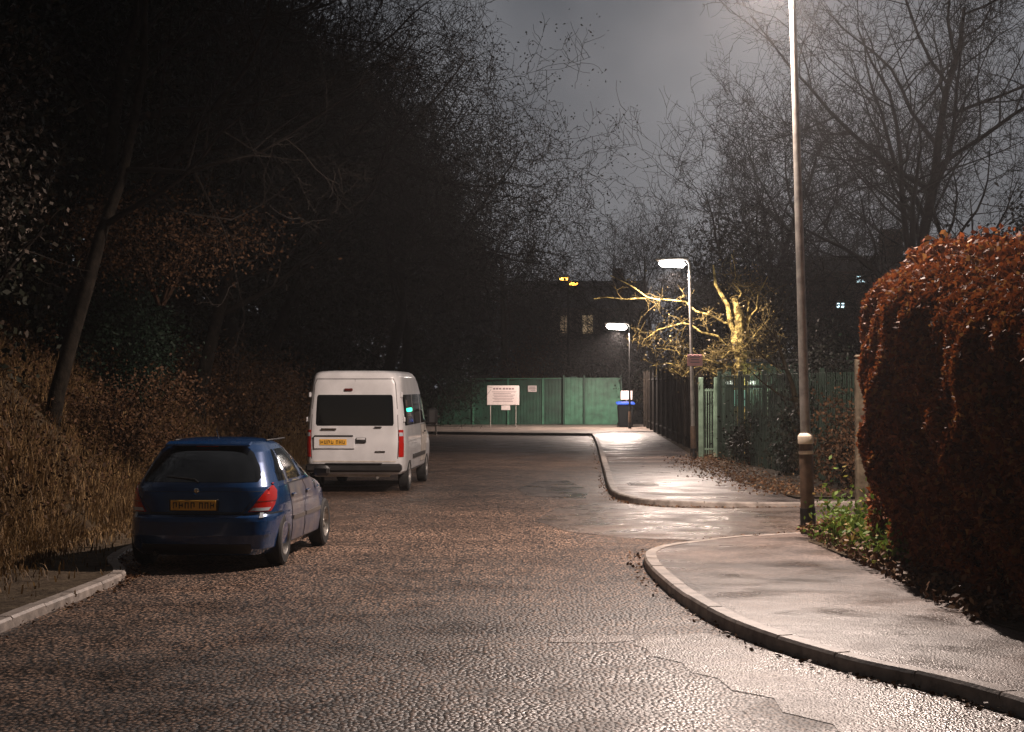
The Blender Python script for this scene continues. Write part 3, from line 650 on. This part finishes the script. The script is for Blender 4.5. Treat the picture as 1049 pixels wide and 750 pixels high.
P2 = np.stack([x2, y2, t2-.25*np.clip(5.2-x2, 0, 1)**2+rg.normal(0, .06, n)], 1)
n = 22000; x3 = rg.uniform(4.2, 7.0, n); z3 = rg.uniform(.1, 3.1, n); P3 = np.stack([x3, 21.1+rg.normal(0, .10, n)-.5*np.clip(1-(x3-4.2)/.8, 0, 1)**2+.1*np.sin(z3*3), z3], 1)
# a few shoots standing out of the top
ns = 60; sy = rg.uniform(13, 20.6, ns); sx = rg.uniform(4.7, 5.6, ns); sh = rg.uniform(.05, .38, ns)
P4 = np.concatenate([np.stack([sx[i]+rg.normal(0, .02, 16), sy[i]+rg.normal(0, .02, 16), hedge_top(sy[i])+rg.uniform(0, 1, 16)*sh[i]], 1) for i in range(ns)])
PH = np.concatenate([P1, P2, P3, P4])-np.array([5.2, 17.5, 0])
leaves('leaves', PH, .085, M['beech'], hr, 11, flat=.1)['kind'] = 'stuff'
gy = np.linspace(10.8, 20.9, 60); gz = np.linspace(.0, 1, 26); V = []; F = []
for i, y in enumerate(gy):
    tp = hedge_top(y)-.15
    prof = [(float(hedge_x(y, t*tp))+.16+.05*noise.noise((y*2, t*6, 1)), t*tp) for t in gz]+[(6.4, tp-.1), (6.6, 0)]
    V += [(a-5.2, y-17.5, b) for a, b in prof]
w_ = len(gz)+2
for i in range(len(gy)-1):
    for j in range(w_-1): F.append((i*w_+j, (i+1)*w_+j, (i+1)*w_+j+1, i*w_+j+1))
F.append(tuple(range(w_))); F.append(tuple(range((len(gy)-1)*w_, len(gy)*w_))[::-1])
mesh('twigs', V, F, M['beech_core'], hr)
mb = MB(); rr = random.Random(4)
for i in range(16):
    y = 12+i*.68; mb.tube([(4.75-5.2+rr.uniform(0, .2), y-17.5, -.1), (4.7-5.2+rr.uniform(-.1, .3), y-17.5+rr.uniform(-.2, .2), 1.2)], [.035, .02], 6)
mb.build('stems', M['bark_brown'], hr, True)

# gate post at the end of the hedge, weeds and litter
gp = tag(empty('gate_post', (5.30, 26.6, 0)), 'pale weathered post standing at the far end of the beech hedge', 'post')
MB().box((0, 0, 1.25), (.20, .20, 2.5), bev=.03).build('shaft', M['wood'], gp, True)
MB().box((0, 0, 2.52), (.215, .215, .05), bev=.02).build('cap', M['wood'], gp, True)
def ground_pts(poly_fn, n, seed):
    rg = np.random.default_rng(seed); return poly_fn(rg, n)
rg = np.random.default_rng(21)
n = 5200; t = rg.uniform(0, 1, n); C = np.stack([4.30+t*.15+rg.normal(0, .20, n), 23.2-t*4.2+rg.normal(0, .25, n), .13+rg.exponential(.13, n)*(1.1-t*.5)], 1)
C = C[(C[:, 0] > 3.75)]
tag(leaves('weeds', C, .085, M['weed'], None, 22, aspect=.5), kind='stuff')
n = 4200; t = rg.uniform(0, 1, n); C = np.stack([4.12+rg.normal(0, .28, n), 23.5-t*9, .14+rg.exponential(.05, n)], 1); C = C[C[:, 0] > 3.8]
tag(leaves('fallen_leaves', C, .075, M['litter'], None, 23, flat=.3), kind='stuff')
n = 4200; t = rg.uniform(0, 1, n)**1.2; C = np.stack([5.35+rg.normal(0, .45, n)-.5*np.sin(t*3.1), 31.3+t*17, .12+rg.exponential(.04, n)], 1)
tag(leaves('fallen_leaves', C, .06, M['litter'], None, 24, flat=.6), kind='stuff')
# leaves and grit gathered against the kerbs
pts = []
for ln, n, s in ((near, 600, -1), (far, 700, -1), (left, 1200, 1)):
    A = np.array([p[:2] for p in offset(ln, s*.08)]); k = rg.integers(0, len(A)-1, n); f = rg.uniform(0, 1, n)[:, None]
    q = A[k]*(1-f)+A[k+1]*f; pts.append(np.concatenate([q+rg.normal(0, .07, (n, 2)), np.full((n, 1), .012)+rg.exponential(.006, (n, 1))], 1))
tag(leaves('fallen_leaves', np.concatenate(pts), .05, M['litter'], None, 25, flat=.75), kind='stuff')
mc = tag(empty('manhole_cover', (2.62, 35.2, .105)), 'small wet metal cover shining on the far pavement', 'cover')
MB().box((0, 0, .006), (.52, .75, .012), bev=.004).build('lid', M['iron'], mc); MB().box((0, 0, .003), (.60, .84, .008)).build('frame', M['trim'], mc)

# ------------------------------------------------------------------ left bank: grass, brush, trees
rg = np.random.default_rng(31)
n = 170000; y = 9+rg.uniform(0, 1, n)**1.3*50; d = rg.uniform(0, 1, n)*5.6; x = np.interp(y, [0, 19, 34, 60, 89], [-5.75, -5.65, -5.6, -4.9, -4.5])-d
z = bank_h(x, y); cl = np.array([noise.noise((a*1.3, b*1.3, 3)) for a, b in zip(x, y)])
k = cl > -.32; P = np.stack([x, y, z-.05], 1)[k]
tag(blades('bank_grass', P, .34+.35*np.clip(cl[k], -.2, .6), M['grass'], 32, w=.006, lean=.85), kind='stuff')
n = 9000; y = rg.uniform(10, 40, n); x = np.interp(y, [0, 19, 34, 60], [-5.75, -5.65, -5.6, -4.9])+rg.exponential(.25, n)-.15
tag(blades('verge_grass', np.stack([x, y, np.full(n, .05)], 1), .10, M['grass'], 33, w=.007, lean=.6), kind='stuff')
n = 16000; y = rg.uniform(12, 45, n); x = -5.9-rg.uniform(0, 3.5, n); C = np.stack([x, y, bank_h(x, y)+.15+rg.exponential(.15, n)], 1)
tag(leaves('brambles', C, .07, M['brownleaf'], None, 34), kind='stuff')

def bz(x, y): return float(bank_h(np.array(x), np.array(y)))-.1
# leafy ivy-clad tree at the far left
def ivy_tree(name, label, x, y, H, r, n, m, seed, size, bark='bark_brown', lean=(0, 0), z0=.15, group=None, z=None):
    root = bare_tree(name, label, (x, y, bz(x, y) if z is None else z), H, seed, group, bark=bark, lean=lean, levels=3, kids=(9, 6, 4))
    rg = np.random.default_rng(seed+100); C = clump(rg, n, (lean[0]*H*.5, lean[1]*H*.5, H*(z0+.5*(1-z0))), (r, r, H*.5*(1-z0)), 46, .22, .25)
    leaves('foliage', C, size, M[m], root, seed); return root
ivy_tree('ivy_tree', 'ivy-covered tree with pale twiggy leaves at the far left above the bank', -7.6, 23.5, 6.5, 1.5, 9000, 'ivy_pale', 41, .085)
bare_tree('leaning_tree', 'leaning tree with a dull trunk above the left bank', (-7.25, 27.5, bz(-7.25, 27.5)), 11, 42, bark='bark', lean=(.17, 0), rad=.14, levels=4)
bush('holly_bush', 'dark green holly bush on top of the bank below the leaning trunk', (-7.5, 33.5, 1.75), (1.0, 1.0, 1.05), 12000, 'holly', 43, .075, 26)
bush('dead_bush', 'bush holding reddish dead leaves behind the dark green holly', (-6.2, 31.0, 3.6), (1.7, 1.4, .9), 7000, 'brownleaf', 44, .07, 24, stem='twig_red')
bush('bramble_bush', 'low brown bush spilling over the bank above the blue car', (-6.6, 29.5, .9), (1.5, 1.6, .75), 8000, 'brownleaf', 45, .06, 24, stem='twig_red')
bush('bramble_bush', 'brown bush on the bank directly behind the white minibus', (-6.2, 41, .8), (1.8, 3, 1.1), 9000, 'brownleaf', 46, .07, 24, stem='twig_red')
G1 = 'leafless trees of the dark wood on the left bank'; LB = 'leafless tree in the dark wood on the left bank'
proto = [bare_tree('bare_tree', LB, (-8.5, 33, bz(-8.5, 33)), 13, 51, G1, kids=(12, 7, 6, 5), lean=(.1, 0)),
         bare_tree('bare_tree', LB, (-7.2, 44, bz(-7.2, 44)), 15, 52, G1, kids=(12, 7, 6, 5), lean=(.08, 0), spread=.85, up=.05)]
rr = random.Random(6)
for i, (x, y, s) in enumerate([(-10.5, 27, 1), (-12, 36, 1.2), (-9.5, 40, 1.1), (-8, 50, 1.0), (-10.5, 55, 1.2), (-7.3, 60, 1.0), (-14, 47, 1.3), (-9, 68, 1.15), (-9.5, 73, 1.0), (-12, 78, 1.3), (-10.5, 84, 1.05), (-16, 62, 1.4), (-6.8, 38, .8)]):
    copy_tree(proto[i % 2], (x, y, bz(x, y)), rr.uniform(0, 6.28), s*rr.uniform(.9, 1.1))
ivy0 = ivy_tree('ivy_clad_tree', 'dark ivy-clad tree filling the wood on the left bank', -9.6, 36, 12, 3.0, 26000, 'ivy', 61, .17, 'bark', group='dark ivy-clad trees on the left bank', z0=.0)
for i, (x, y, s) in enumerate([(-11.5, 30, 1.0), (-13, 42, 1.3), (-9.6, 45, 1.0), (-8.6, 54, 1.0), (-12, 52, 1.3), (-8.2, 64, 1.05), (-11, 66, 1.3), (-7.8, 76, 1.1), (-10.5, 86, 1.4), (-15.5, 34, 1.3), (-7.5, 93, 1.3), (-16, 56, 1.6), (-4.6, 99, 1.15), (-2.4, 108, 1.0), (.6, 116, .95), (-9.5, 26.5, .8), (-8.3, 40, .75), (-7.0, 69, .7)]):
    copy_tree(ivy0, (x, y, bz(x, y)-.3), rr.uniform(0, 6.28), s)
# the tree whose long branches reach over the road
bare_tree('overhanging_tree', 'large bare tree on the left whose fine branches reach out over the road end', (-4.9, 62, bz(-4.9, 62)), 17, 71, bark='bark', lean=(.22, 0), kids=(17, 9, 8, 6), spread=.9, up=.02, ratio=.56, first=.42, minr=.012, floor=4.6, leafm='ivy', nleaf=20000, leafsize=.10)
ov = copy_tree(bpy.data.objects['overhanging_tree'], (-4.4, 71, 0), .35, 1.0, 'second large bare tree on the left leaning out over the road end')
copy_tree(ov, (-7.4, 52, bz(-7.4, 52)), -.3, .9, 'nearer large bare tree on the left whose crown rises above the van')
bare_tree('drooping_tree', 'bare tree with low drooping branches in front of the grey sky gap', (-7.2, 77, 0), 13, 72, bark='bark', lean=(.22, 0), kids=(14, 8, 8, 6), spread=1.0, up=-.02, ratio=.58, first=.4, minr=.011)
# pale stems hanging in the wood above the white sign
st = tag(empty('ivy_stump', (-.5, 92, 0)), 'brown bare trunk standing above the white sign', 'tree')
MB().tube([(0, 0, 0), (.1, 0, 4), (-.05, 0, 8.5)], [.22, .18, .10], 9).build('trunk', M['bark_brown'], st, True)
tw = MB()
for i in range(26):
    a = rr.uniform(0, 6.28); z_ = rr.uniform(4, 9); r_ = rr.uniform(.5, 2.2)
    tw.tube([(0, 0, z_), (math.cos(a)*r_*.6, math.sin(a)*r_*.6, z_+.3), (math.cos(a)*r_, math.sin(a)*r_, z_-rr.uniform(0, 1.6))], [.05, .03, .01], 4)
tw.build('crown', M['twig_red'], st, True)

# ------------------------------------------------------------------ road end: fence, gate, signs, bin, barrier
fn = tag(empty('green_fence', (1.0, 88.4, .1)), 'long dark green boarded fence closing the end of the road', 'fence')
b1 = MB()
for i in range(44):
    x = -4.6+i*.158; b1.box((x, rr.uniform(-.008, .008), 1.12+rr.uniform(-.02, .02)-.006*(22-i)), (.150, .03, 2.24-.012*(22-i)*.5), bev=.006)
b1.build('boards', M['green'], fn)
for i in range(5): MB().box((-4.7+i*1.75, -.07, 1.15), (.10, .10, 2.4), bev=.01).build('post', M['green_pale'], fn)
MB().box((-1.15, -.03, 2.32), (7.0, .06, .05), ry=R(-.4)).build('top_rail', M['green_pale'], fn)
gt = tag(empty('green_gate', (3.6, 88.2, .1)), 'pale green metal gate at the right end of the long fence', 'gate')
for i, (x0, w0) in enumerate(((-.50, .9), (.95, 1.75))):
    g = MB().box((x0, 0, 1.2), (w0, .04, 2.35), bev=.01).build('gate_leaf', M['green_pale'], gt)
    m = MB()
    for j in range(int(w0/.2)): m.box((x0-w0/2+.12+j*.2, -.03, 1.2), (.05, .03, 2.3), bev=.008)
    m.build('corrugation', M['green_pale'], g)
for x0 in (-1.0, .02, 1.88): MB().box((x0, -.03, 1.25), (.09, .12, 2.5), bev=.01).build('gate_post', M['green'], gt)
def board(name, label, loc, w, h, m, lines, legs=None, tab=False, cat='sign', z0=0):
    r = tag(empty(name, loc), label, cat); MB().box((0, 0, 0), (w, .03, h), bev=.012).build('panel', m, r)
    t = MB()
    for zz, a, ww, hh in lines: t.box((a, -.018, zz), (ww, .006, hh))
    if lines: t.build('lettering', M['signtext'], r)
    if tab: MB().box((.12, .0, -h/2-.13), (.42, .025, .22), bev=.01).build('lower_panel', M['signwhite'], r)
    if legs:
        for lx in legs: MB().tube([(lx, .04, -z0), (lx, .04, h/2)], .025, 8).build('post', M['pole'], r, True)
    return r
rl = random.Random(2)
hl = [(.31, -.42+.14*i+.04*(i > 2), .10, .075) for i in range(7)]
body_l = [(.16-.075*i, rl.uniform(-.05, .05), rl.uniform(.8, 1.15), .022) for i in range(7)]
board('white_notice', 'large white notice with lines of small print in front of the green fence', (-.42, 83.0, 1.62), 1.52, .92, M['signwhite'], hl+body_l, legs=(-.6, .6), tab=True, z0=1.6)
board('small_notice', 'small pale notice fixed on the green fence right of the white notice', (1.02, 88.30, 1.92), .45, .32, M['signwhite'], [(.08, 0, .3, .03), (0, 0, .34, .03), (-.07, .03, .25, .03)])
board('square_plaque', 'square cream plaque on a short post just behind the blue-lidded bin', (5.45, 83.6, 1.62), .55, .42, M['signwhite'], [], legs=(0,), z0=1.6)
bn = tag(empty('wheelie_bin', (5.35, 82.9, .12)), 'dark wheelie bin with a bright blue lid beside the green gate', 'bin')
MB().box((0, 0, .50), (.56, .62, .95), bev=.04, taper=1.18).build('body', M['bindark'], bn, True)
bn.scale = (1.12, 1.12, 1.08)
lid = MB().box((0, -.02, 1.04), (.78, .80, .10), bev=.035, rx=R(4)).build('lid', M['binblue'], bn, True)
MB().tube([(-.3, .44, 1.02), (.3, .44, 1.02)], .025, 8).build('handle', M['bindark'], bn, True)
for sx in (-1, 1):
    MB().lathe([(0, -.03), (.10, -.03), (.10, .03), (0, .03)], 20, Matrix.Translation((sx*.30, .30, .10)) @ Matrix.Rotation(R(90), 4, 'Y')).build('wheel', M['rubber'], bn, True)
br = tag(empty('metal_barrier', (-3.75, 74, 0)), 'low barrier of two pale metal rails at the far left road edge', 'barrier')
for z_ in (.42, .82): MB().tube([(-1.0, 0, z_+.10), (0, 0, z_), (.7, 0, z_-.03)], .035, 8).build('rail', M['pole'], br, True)
for x_ in (-.8, .55): MB().tube([(x_, .05, -.05), (x_, .05, .95)], .04, 8).build('post', M['pole'], br, True)

# right-hand boundary: dark board fence, green gate pieces, wire fence
def run_fence(name, label, a, b, h, m, pitch, width, kind='boards', posts=6, pm='darkwood', jit=.03, seed=1):
    a = Vector(a); b = Vector(b); d = b-a; Ln = d.length; ang = math.atan2(d.y, d.x); rr_ = random.Random(seed)
    r = tag(empty(name, a, ang), label, 'fence'); m_ = MB(); n = int(Ln/pitch)
    for i in range(n):
        m_.box((i*pitch+pitch/2, rr_.uniform(-.01, .01), h/2+rr_.uniform(-jit, jit)), (width, .022, h), bev=.004)
    m_.build(kind, M[m], r)
    q = MB()
    for z_ in (.35, h-.3): q.box((Ln/2, .03, z_), (Ln, .03, .06))
    q.build('rails', M[pm], r)
    for i in range(posts+1): MB().box((Ln*i/posts, .06, h/2+.05), (.10, .10, h+.1), bev=.01).build('post', M[pm], r)
    return r
run_fence('board_fence', 'tall dark creosoted board fence running back from the short street lamp', (5.45, 50.5, .1), (6.35, 83.5, .1), 2.55, 'darkwood', .145, .135, posts=11, jit=.06)
run_fence('railing_fence', 'dark green upright railing fence behind the leaves, right of the short lamp', (5.55, 47.5, .1), (6.9, 31.6, .1), 2.25, 'greenmesh', .17, .05, kind='railings', posts=6, pm='greenmesh', jit=.0, seed=3)
gg = tag(empty('garden_gate', (5.15, 47.9, .1)), 'narrow pale green metal gate just right of the short street lamp', 'gate')
for x_ in (0, .42): MB().box((x_, 0, 1.1), (.13, .13, 2.2), bev=.015).build('gate_post', M['greenpost'], gg, True)
g = MB()
for i in range(5): g.box((.08+i*.065, 0, 1.0), (.025, .025, 1.8), bev=.005)
g.box((.21, .0, 1.85), (.40, .03, .05)).box((.21, 0, .25), (.40, .03, .05)); g.build('gate_leaf', M['greenpost'], gg)
board('green_notice', 'small green-lit notice board by the narrow pale green gate', (6.0, 46.2, 1.75), .34, .42, M['screen'], [(.08, 0, .2, .03), (0, 0, .22, .03)], legs=(0,), z0=1.7)
cb = tag(empty('site_cabin', (9.2, 50, 0)), 'green cabin half hidden behind the railings with a strip light under its eaves', 'cabin')
MB().box((0, 0, 1.35), (6.4, 3.0, 2.7), bev=.03).build('wall', M['cabin'], cb)
MB().box((0, -.05, 2.75), (6.7, 3.4, .12), bev=.03).build('roof', M['slate'], cb)
MB().box((-2.9, -1.60, 2.16), (.85, .08, .10), bev=.03).build('strip_lamp', M['striplight'], cb)  # glowing bar for a bright pale strip of unknown source
MB().box((-1.0, -1.60, 2.30), (.30, .08, .10), bev=.03).build('strip_lamp', M['striplight'], cb)
for x_ in (-1.7, -.2, 1.3): 
    f = MB().box((x_, -1.52, 1.55), (1.0, .05, .9), bev=.01).build('window', M['greenpost'], cb); MB().box((x_, -1.56, 1.55), (.86, .02, .76)).build('pane', M['glass'], f)
ll = bpy.data.lights.new('cabin_lamp', 'POINT'); ll.energy = 12; ll.color = (.8, 1, .75); ll.shadow_soft_size = .1  # point light spreading the glowing strip's light over the cabin
lo = link(bpy.data.objects.new('cabin_lamp', ll), cb); lo.location = (-2.5, -1.9, 2.05)

# yellowish tree beside the short lamp
rng = random.Random(81)
yt = tag(empty('lichen_tree', (6.35, 48.4, .1)), 'yellowish tree with pale forked trunk and long low branches lit by the short street lamp', 'tree')
tr = MB().tube([(0, -.0, -.1), (.03, 0, .9), (-.02, .02, 1.5), (-.10, 0, 2.3), (-.05, 0, 2.8), (-.13, 0, 3.3), (-.10, .03, 3.8), (-.2, 0, 4.4)], [.24, .22, .21, .22, .20, .20, .16, .08], 12)
tr.tube([(-.02, .02, 1.6), (.16, .05, 2.3), (.20, .1, 3.0), (.12, .1, 3.7), (.2, .1, 4.3)], [.09, .07, .06, .04, .02], 9)
tr.tube([(-.10, 0, 3.2), (-.34, -.1, 3.7), (-.42, -.1, 4.2), (-.75, -.1, 4.75), (-.8, 0, 5.3)], [.09, .075, .06, .045, .02], 8)
tr.build('trunk', M['bark_pale'], yt, True)
def wob(a, b, n, w):
    a = Vector(a); b = Vector(b); return [a.lerp(b, k/n)+(Vector((rng.gauss(0, w), rng.gauss(0, w), rng.gauss(0, w))) if 0 < k < n else Vector()) for k in range(n+1)]
lb = MB(); tw = MB(); tips = []
def limb(pts, r0, r1, nt, ln, bare=0):
    lb.tube(pts, list(np.linspace(r0, r1, len(pts))), 6)
    for q in range(nt):
        f = rng.random()*(len(pts)-1); k = int(f); p = pts[k].lerp(pts[k+1], f-k)
        d = Vector((rng.gauss(-.15, .7), rng.gauss(0, .7), rng.gauss(.15, .7))).normalized(); e = p+d*ln*rng.uniform(.4, 1.2)
        path = wob(p, e, 4, .035); tw.tube(path, [.012, .010, .008, .006, .003], 4)
        for c in range(5):
            k = rng.randrange(1, 4); g = path[k]+Vector((rng.gauss(0, .2), rng.gauss(0, .2), rng.gauss(.02, .2))); tw.tube([path[k], path[k].lerp(g, .5)+Vector((0, 0, .03)), g], [.006, .005, .003], 3)
            if not bare or c == 0: tips.append(g)
        if not bare: tips.append(e)
limb(wob((-.1, 0, 3.6), (-1.6, -.2, 4.28), 4, .05)+wob((-1.75, -.2, 4.30), (-4.1, -.2, 4.36), 6, .035), .035, .010, 10, .4, 1)
limb(wob((-2.3, -.25, 4.32), (-3.65, -.2, 5.0), 4, .04), .022, .010, 5, .3, 1)
limb(wob((-.1, 0, 2.9), (-1.5, -.5, 3.65), 4, .07)+wob((-1.7, -.5, 3.68), (-3.1, -.5, 3.2), 4, .05), .04, .01, 13, .6)
limb(wob((-.1, 0, 2.4), (-2.4, -.3, 3.0), 6, .09), .035, .01, 13, .6)
limb(wob((-.1, 0, 2.2), (-2.0, -.5, 2.45), 6, .09), .022, .01, 13, .5)
limb(wob((0, 0, 3.0), (.8, -.1, 3.9), 5, .08), .03, .008, 11, .6)
limb(wob((.1, .1, 3.6), (.7, 0, 5.0), 5, .07), .03, .008, 11, .6)
limb(wob((-.15, 0, 4.3), (-.3, 0, 5.6), 5, .06), .03, .008, 10, .6)
limb(wob((.1, 0, 2.2), (.9, -.2, 2.9), 5, .08), .03, .008, 16, .6)
for q in range(3):
    limb(wob((-.1, 0, rng.uniform(2.2, 4)), (rng.uniform(-2.6, 1.2), rng.uniform(-.9, .9), rng.uniform(1.9, 4.9)), 6, .10), .02, .006, 10, .6)
lb.build('limbs', M['bark_pale'], yt, True); tw.build('twigs', M['twig_pale'], yt, True)
rg = np.random.default_rng(82); E = np.array([tuple(t) for t in tips]); C = E[rg.integers(0, len(E), 2400)]+rg.normal(0, .12, (2400, 3))
leaves('leaves', C, .07, M['olive'], yt, 83)

# shrubs and trees behind the railings, right side
bush('laurel_bush', 'dark bush behind the railings just right of the pale forked tree', (8.0, 46, .1), (1.6, 1.4, 1.5), 7000, 'ivy', 91, .10, 20)
bush('ivy_bush', 'ivy bush hanging over the railings left of the gate post', (7.4, 35.5, .1), (1.0, 2.0, 1.2), 4000, 'holly', 92, .08, 22)
bush('tangled_bush', 'tangled dark bush in front of the railings near the pale gate', (5.95, 43.5, .1), (.55, 1.3, .65), 1500, 'ivy', 95, .09, 18, stem='bark_brown')
bush('tangled_bush', 'tangled dark bush over the railings behind the tall lamp column', (6.3, 38.0, .1), (.7, 1.6, 1.0), 2200, 'ivy', 96, .09, 20, stem='bark_brown')
bush('tangled_bush', 'brown tangled bush between the railings and the pale end post', (6.4, 33.3, .1), (.8, 1.2, .9), 2400, 'brownleaf', 97, .08, 20, stem='bark_brown')
bush('scrub_bush', 'brown scrub filling the gap between lamp column and gate post', (6.4, 30.2, .1), (.9, .9, .8), 3600, 'brownleaf', 93, .07, 20, stem='bark_brown')
bare_tree('crooked_tree', 'small crooked tree arching behind the railings left of the lamp column', (6.0, 38.5, .1), 5.0, 94, bark='bark_brown', twig='bark_brown', lean=(.25, 0), rad=.11, levels=3, kids=(5, 5, 4))
bare_tree('tall_bare_tree', 'tallest bare tree with forked limbs, standing behind the beech hedge', (13.6, 58, 0), 19, 101, rad=.30, kids=(15, 9, 7, 5), spread=.62, up=.12, ratio=.55, first=.3, minr=.011)
t2_ = bare_tree('spreading_bare_tree', 'broad bare tree rising behind the short street lamp', (9.6, 74, 0), 15.5, 102, rad=.24, kids=(16, 8, 7, 5), spread=.66, up=.14, ratio=.56, first=.12, minr=.012)
copy_tree(t2_, (13.2, 86, 0), 2.2, 1.02, 'bare tree between the broad tree and the tallest one')
copy_tree(t2_, (19.5, 72, 0), 4.0, 1.0, 'bare tree at the right edge of the photo behind the hedge')
copy_tree(t2_, (1.6, 118, 0), 3.0, .62, 'small bare tree in front of the dark house left of the orange lamp')
copy_tree(t2_, (9.2, 112, 0), 3.7, .75, 'small bare tree rising over the roof of the dark house')
copy_tree(t2_, (15.2, 66.5, 0), 3.3, .62, 'small bare tree in front of the small cool lights')
copy_tree(t2_, (7.6, 96, 0), 5.0, .78, 'smaller bare tree behind the farthest white lamp')
iv = ivy_tree('ivy_clad_tree', 'dark ivy-clad tree mass behind the railings and tall lamp column', 11.0, 62, 7.0, 2.6, 15000, 'ivy', 111, .15, 'bark', z0=0, z=0)
iv.location = (8.8, 66, 0); iv.scale = (1.0,)*3
for x, y, s, l in ((18.2, 62, 1.15, 'dark ivy-clad tree right of the tallest bare tree foot'), (20.5, 57, 1.0, 'dark ivy-clad tree low behind the right end of the hedge'), (11.0, 79, 1.3, 'dark ivy-clad tree low behind the pale forked tree'),
                   (10.6, 90, 1.4, 'dark ivy-clad tree far behind the tall lamp column'), (8.0, 66, .75, 'low dark ivy-clad tree behind the board fence'), (12.6, 50, .8, 'low dark ivy-clad tree left of the beech hedge end')):
    copy_tree(iv, (x, y, 0), rr.uniform(0, 6), s, l)

# houses behind the fence
def house(name, label, loc, w, d, h, roof_h, wins, rz=0, gable='x'):
    r = tag(empty(name, loc, rz), label, 'house'); MB().box((0, d/2, h/2), (w, d, h)).build('wall', M['brick'], r)
    v = [(-w/2-.3, -.3, h), (w/2+.3, -.3, h), (w/2+.3, d+.3, h), (-w/2-.3, d+.3, h), (-w/2-.3, d/2, h+roof_h), (w/2+.3, d/2, h+roof_h)]
    rf = mesh('roof', v, [(0, 1, 5, 4), (2, 3, 4, 5), (0, 4, 3), (1, 2, 5), (3, 2, 1, 0)], M['slate'], r)
    MB().box((w*.3, d/2, h+roof_h+.4), (.9, .6, 1.4)).build('chimney', M['brick'], rf)
    for x, z, ww, hh, m in wins:
        f = MB().box((x, -.02, z), (ww+.16, .08, hh+.16)).build('window', M['darkwood'] if m == 'glass' else M['wood'], r)
        MB().box((x, -.07, z), (ww, .02, hh)).build('pane', M[m], f)
        MB().box((x, -.09, z+.02), (ww, .02, .06)).box((x, -.09, z), (.05, .02, hh)).build('glazing_bar', M['darkwood'], f)
    return r
house('brick_house', 'dark house behind the green fence with two dimly lit upstairs windows', (6.0, 150, 0), 11, 9, 8.7, 2.6, [(-1.5, 7.3, .75, 1.5, 'winlit2'), (.45, 7.3, .85, 1.55, 'winlit'), (3.6, 7.3, .9, 1.4, 'glass'), (-4, 7.3, .9, 1.4, 'glass'), (-2.5, 3.2, 1.4, 1.5, 'glass'), (1.5, 3.2, 1.4, 1.5, 'glass')])
house('brick_house', 'dark house farther right whose two small cool lights show left of the hedge', (14.7, 70, 0), 4.2, 8, 6.65, .9, [(-.8, 6.32, .34, .24, 'windblue'), (-1.62, 5.27, .28, .18, 'windblue'), (1, 5, 1, 1.3, 'glass')])
bush('fence_bush', 'tan leafy bush above the fence right of the white notice', (.7, 90.5, 0), (1.7, 1.0, 1.9), 5000, 'brownleaf', 121, .13, 18, stem='twig_pale')
bush('fence_bush', 'grey-brown bush behind the fence below the lit windows', (3.6, 92, 0), (2.0, 1.2, 1.9), 5000, 'ivy_pale', 122, .12, 20)
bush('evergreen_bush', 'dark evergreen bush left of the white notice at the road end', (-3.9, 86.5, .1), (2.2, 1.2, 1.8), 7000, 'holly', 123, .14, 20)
bush('evergreen_bush', 'dark evergreen bush crowding the right end of the green fence', (8.2, 88, .1), (2.0, 1.5, 2.3), 7000, 'ivy', 124, .14, 20)

# ------------------------------------------------------------------ air
if HAZE:
    hz = MB().box((0, 120, 16.5), (320, 250, 35.4)).build('haze', bpy.data.materials.new('haze')); tag(hz, kind='stuff')
    hm = hz.data.materials[0]; hm.use_nodes = True; nt = hm.node_tree; nt.nodes.clear()
    vo = nt.nodes.new('ShaderNodeVolumePrincipled'); vo.inputs['Density'].default_value = HAZE; vo.inputs['Color'].default_value = (.9, .9, .92, 1); vo.inputs['Anisotropy'].default_value = .72
    ou = nt.nodes.new('ShaderNodeOutputMaterial'); nt.links.new(vo.outputs[0], ou.inputs['Volume'])
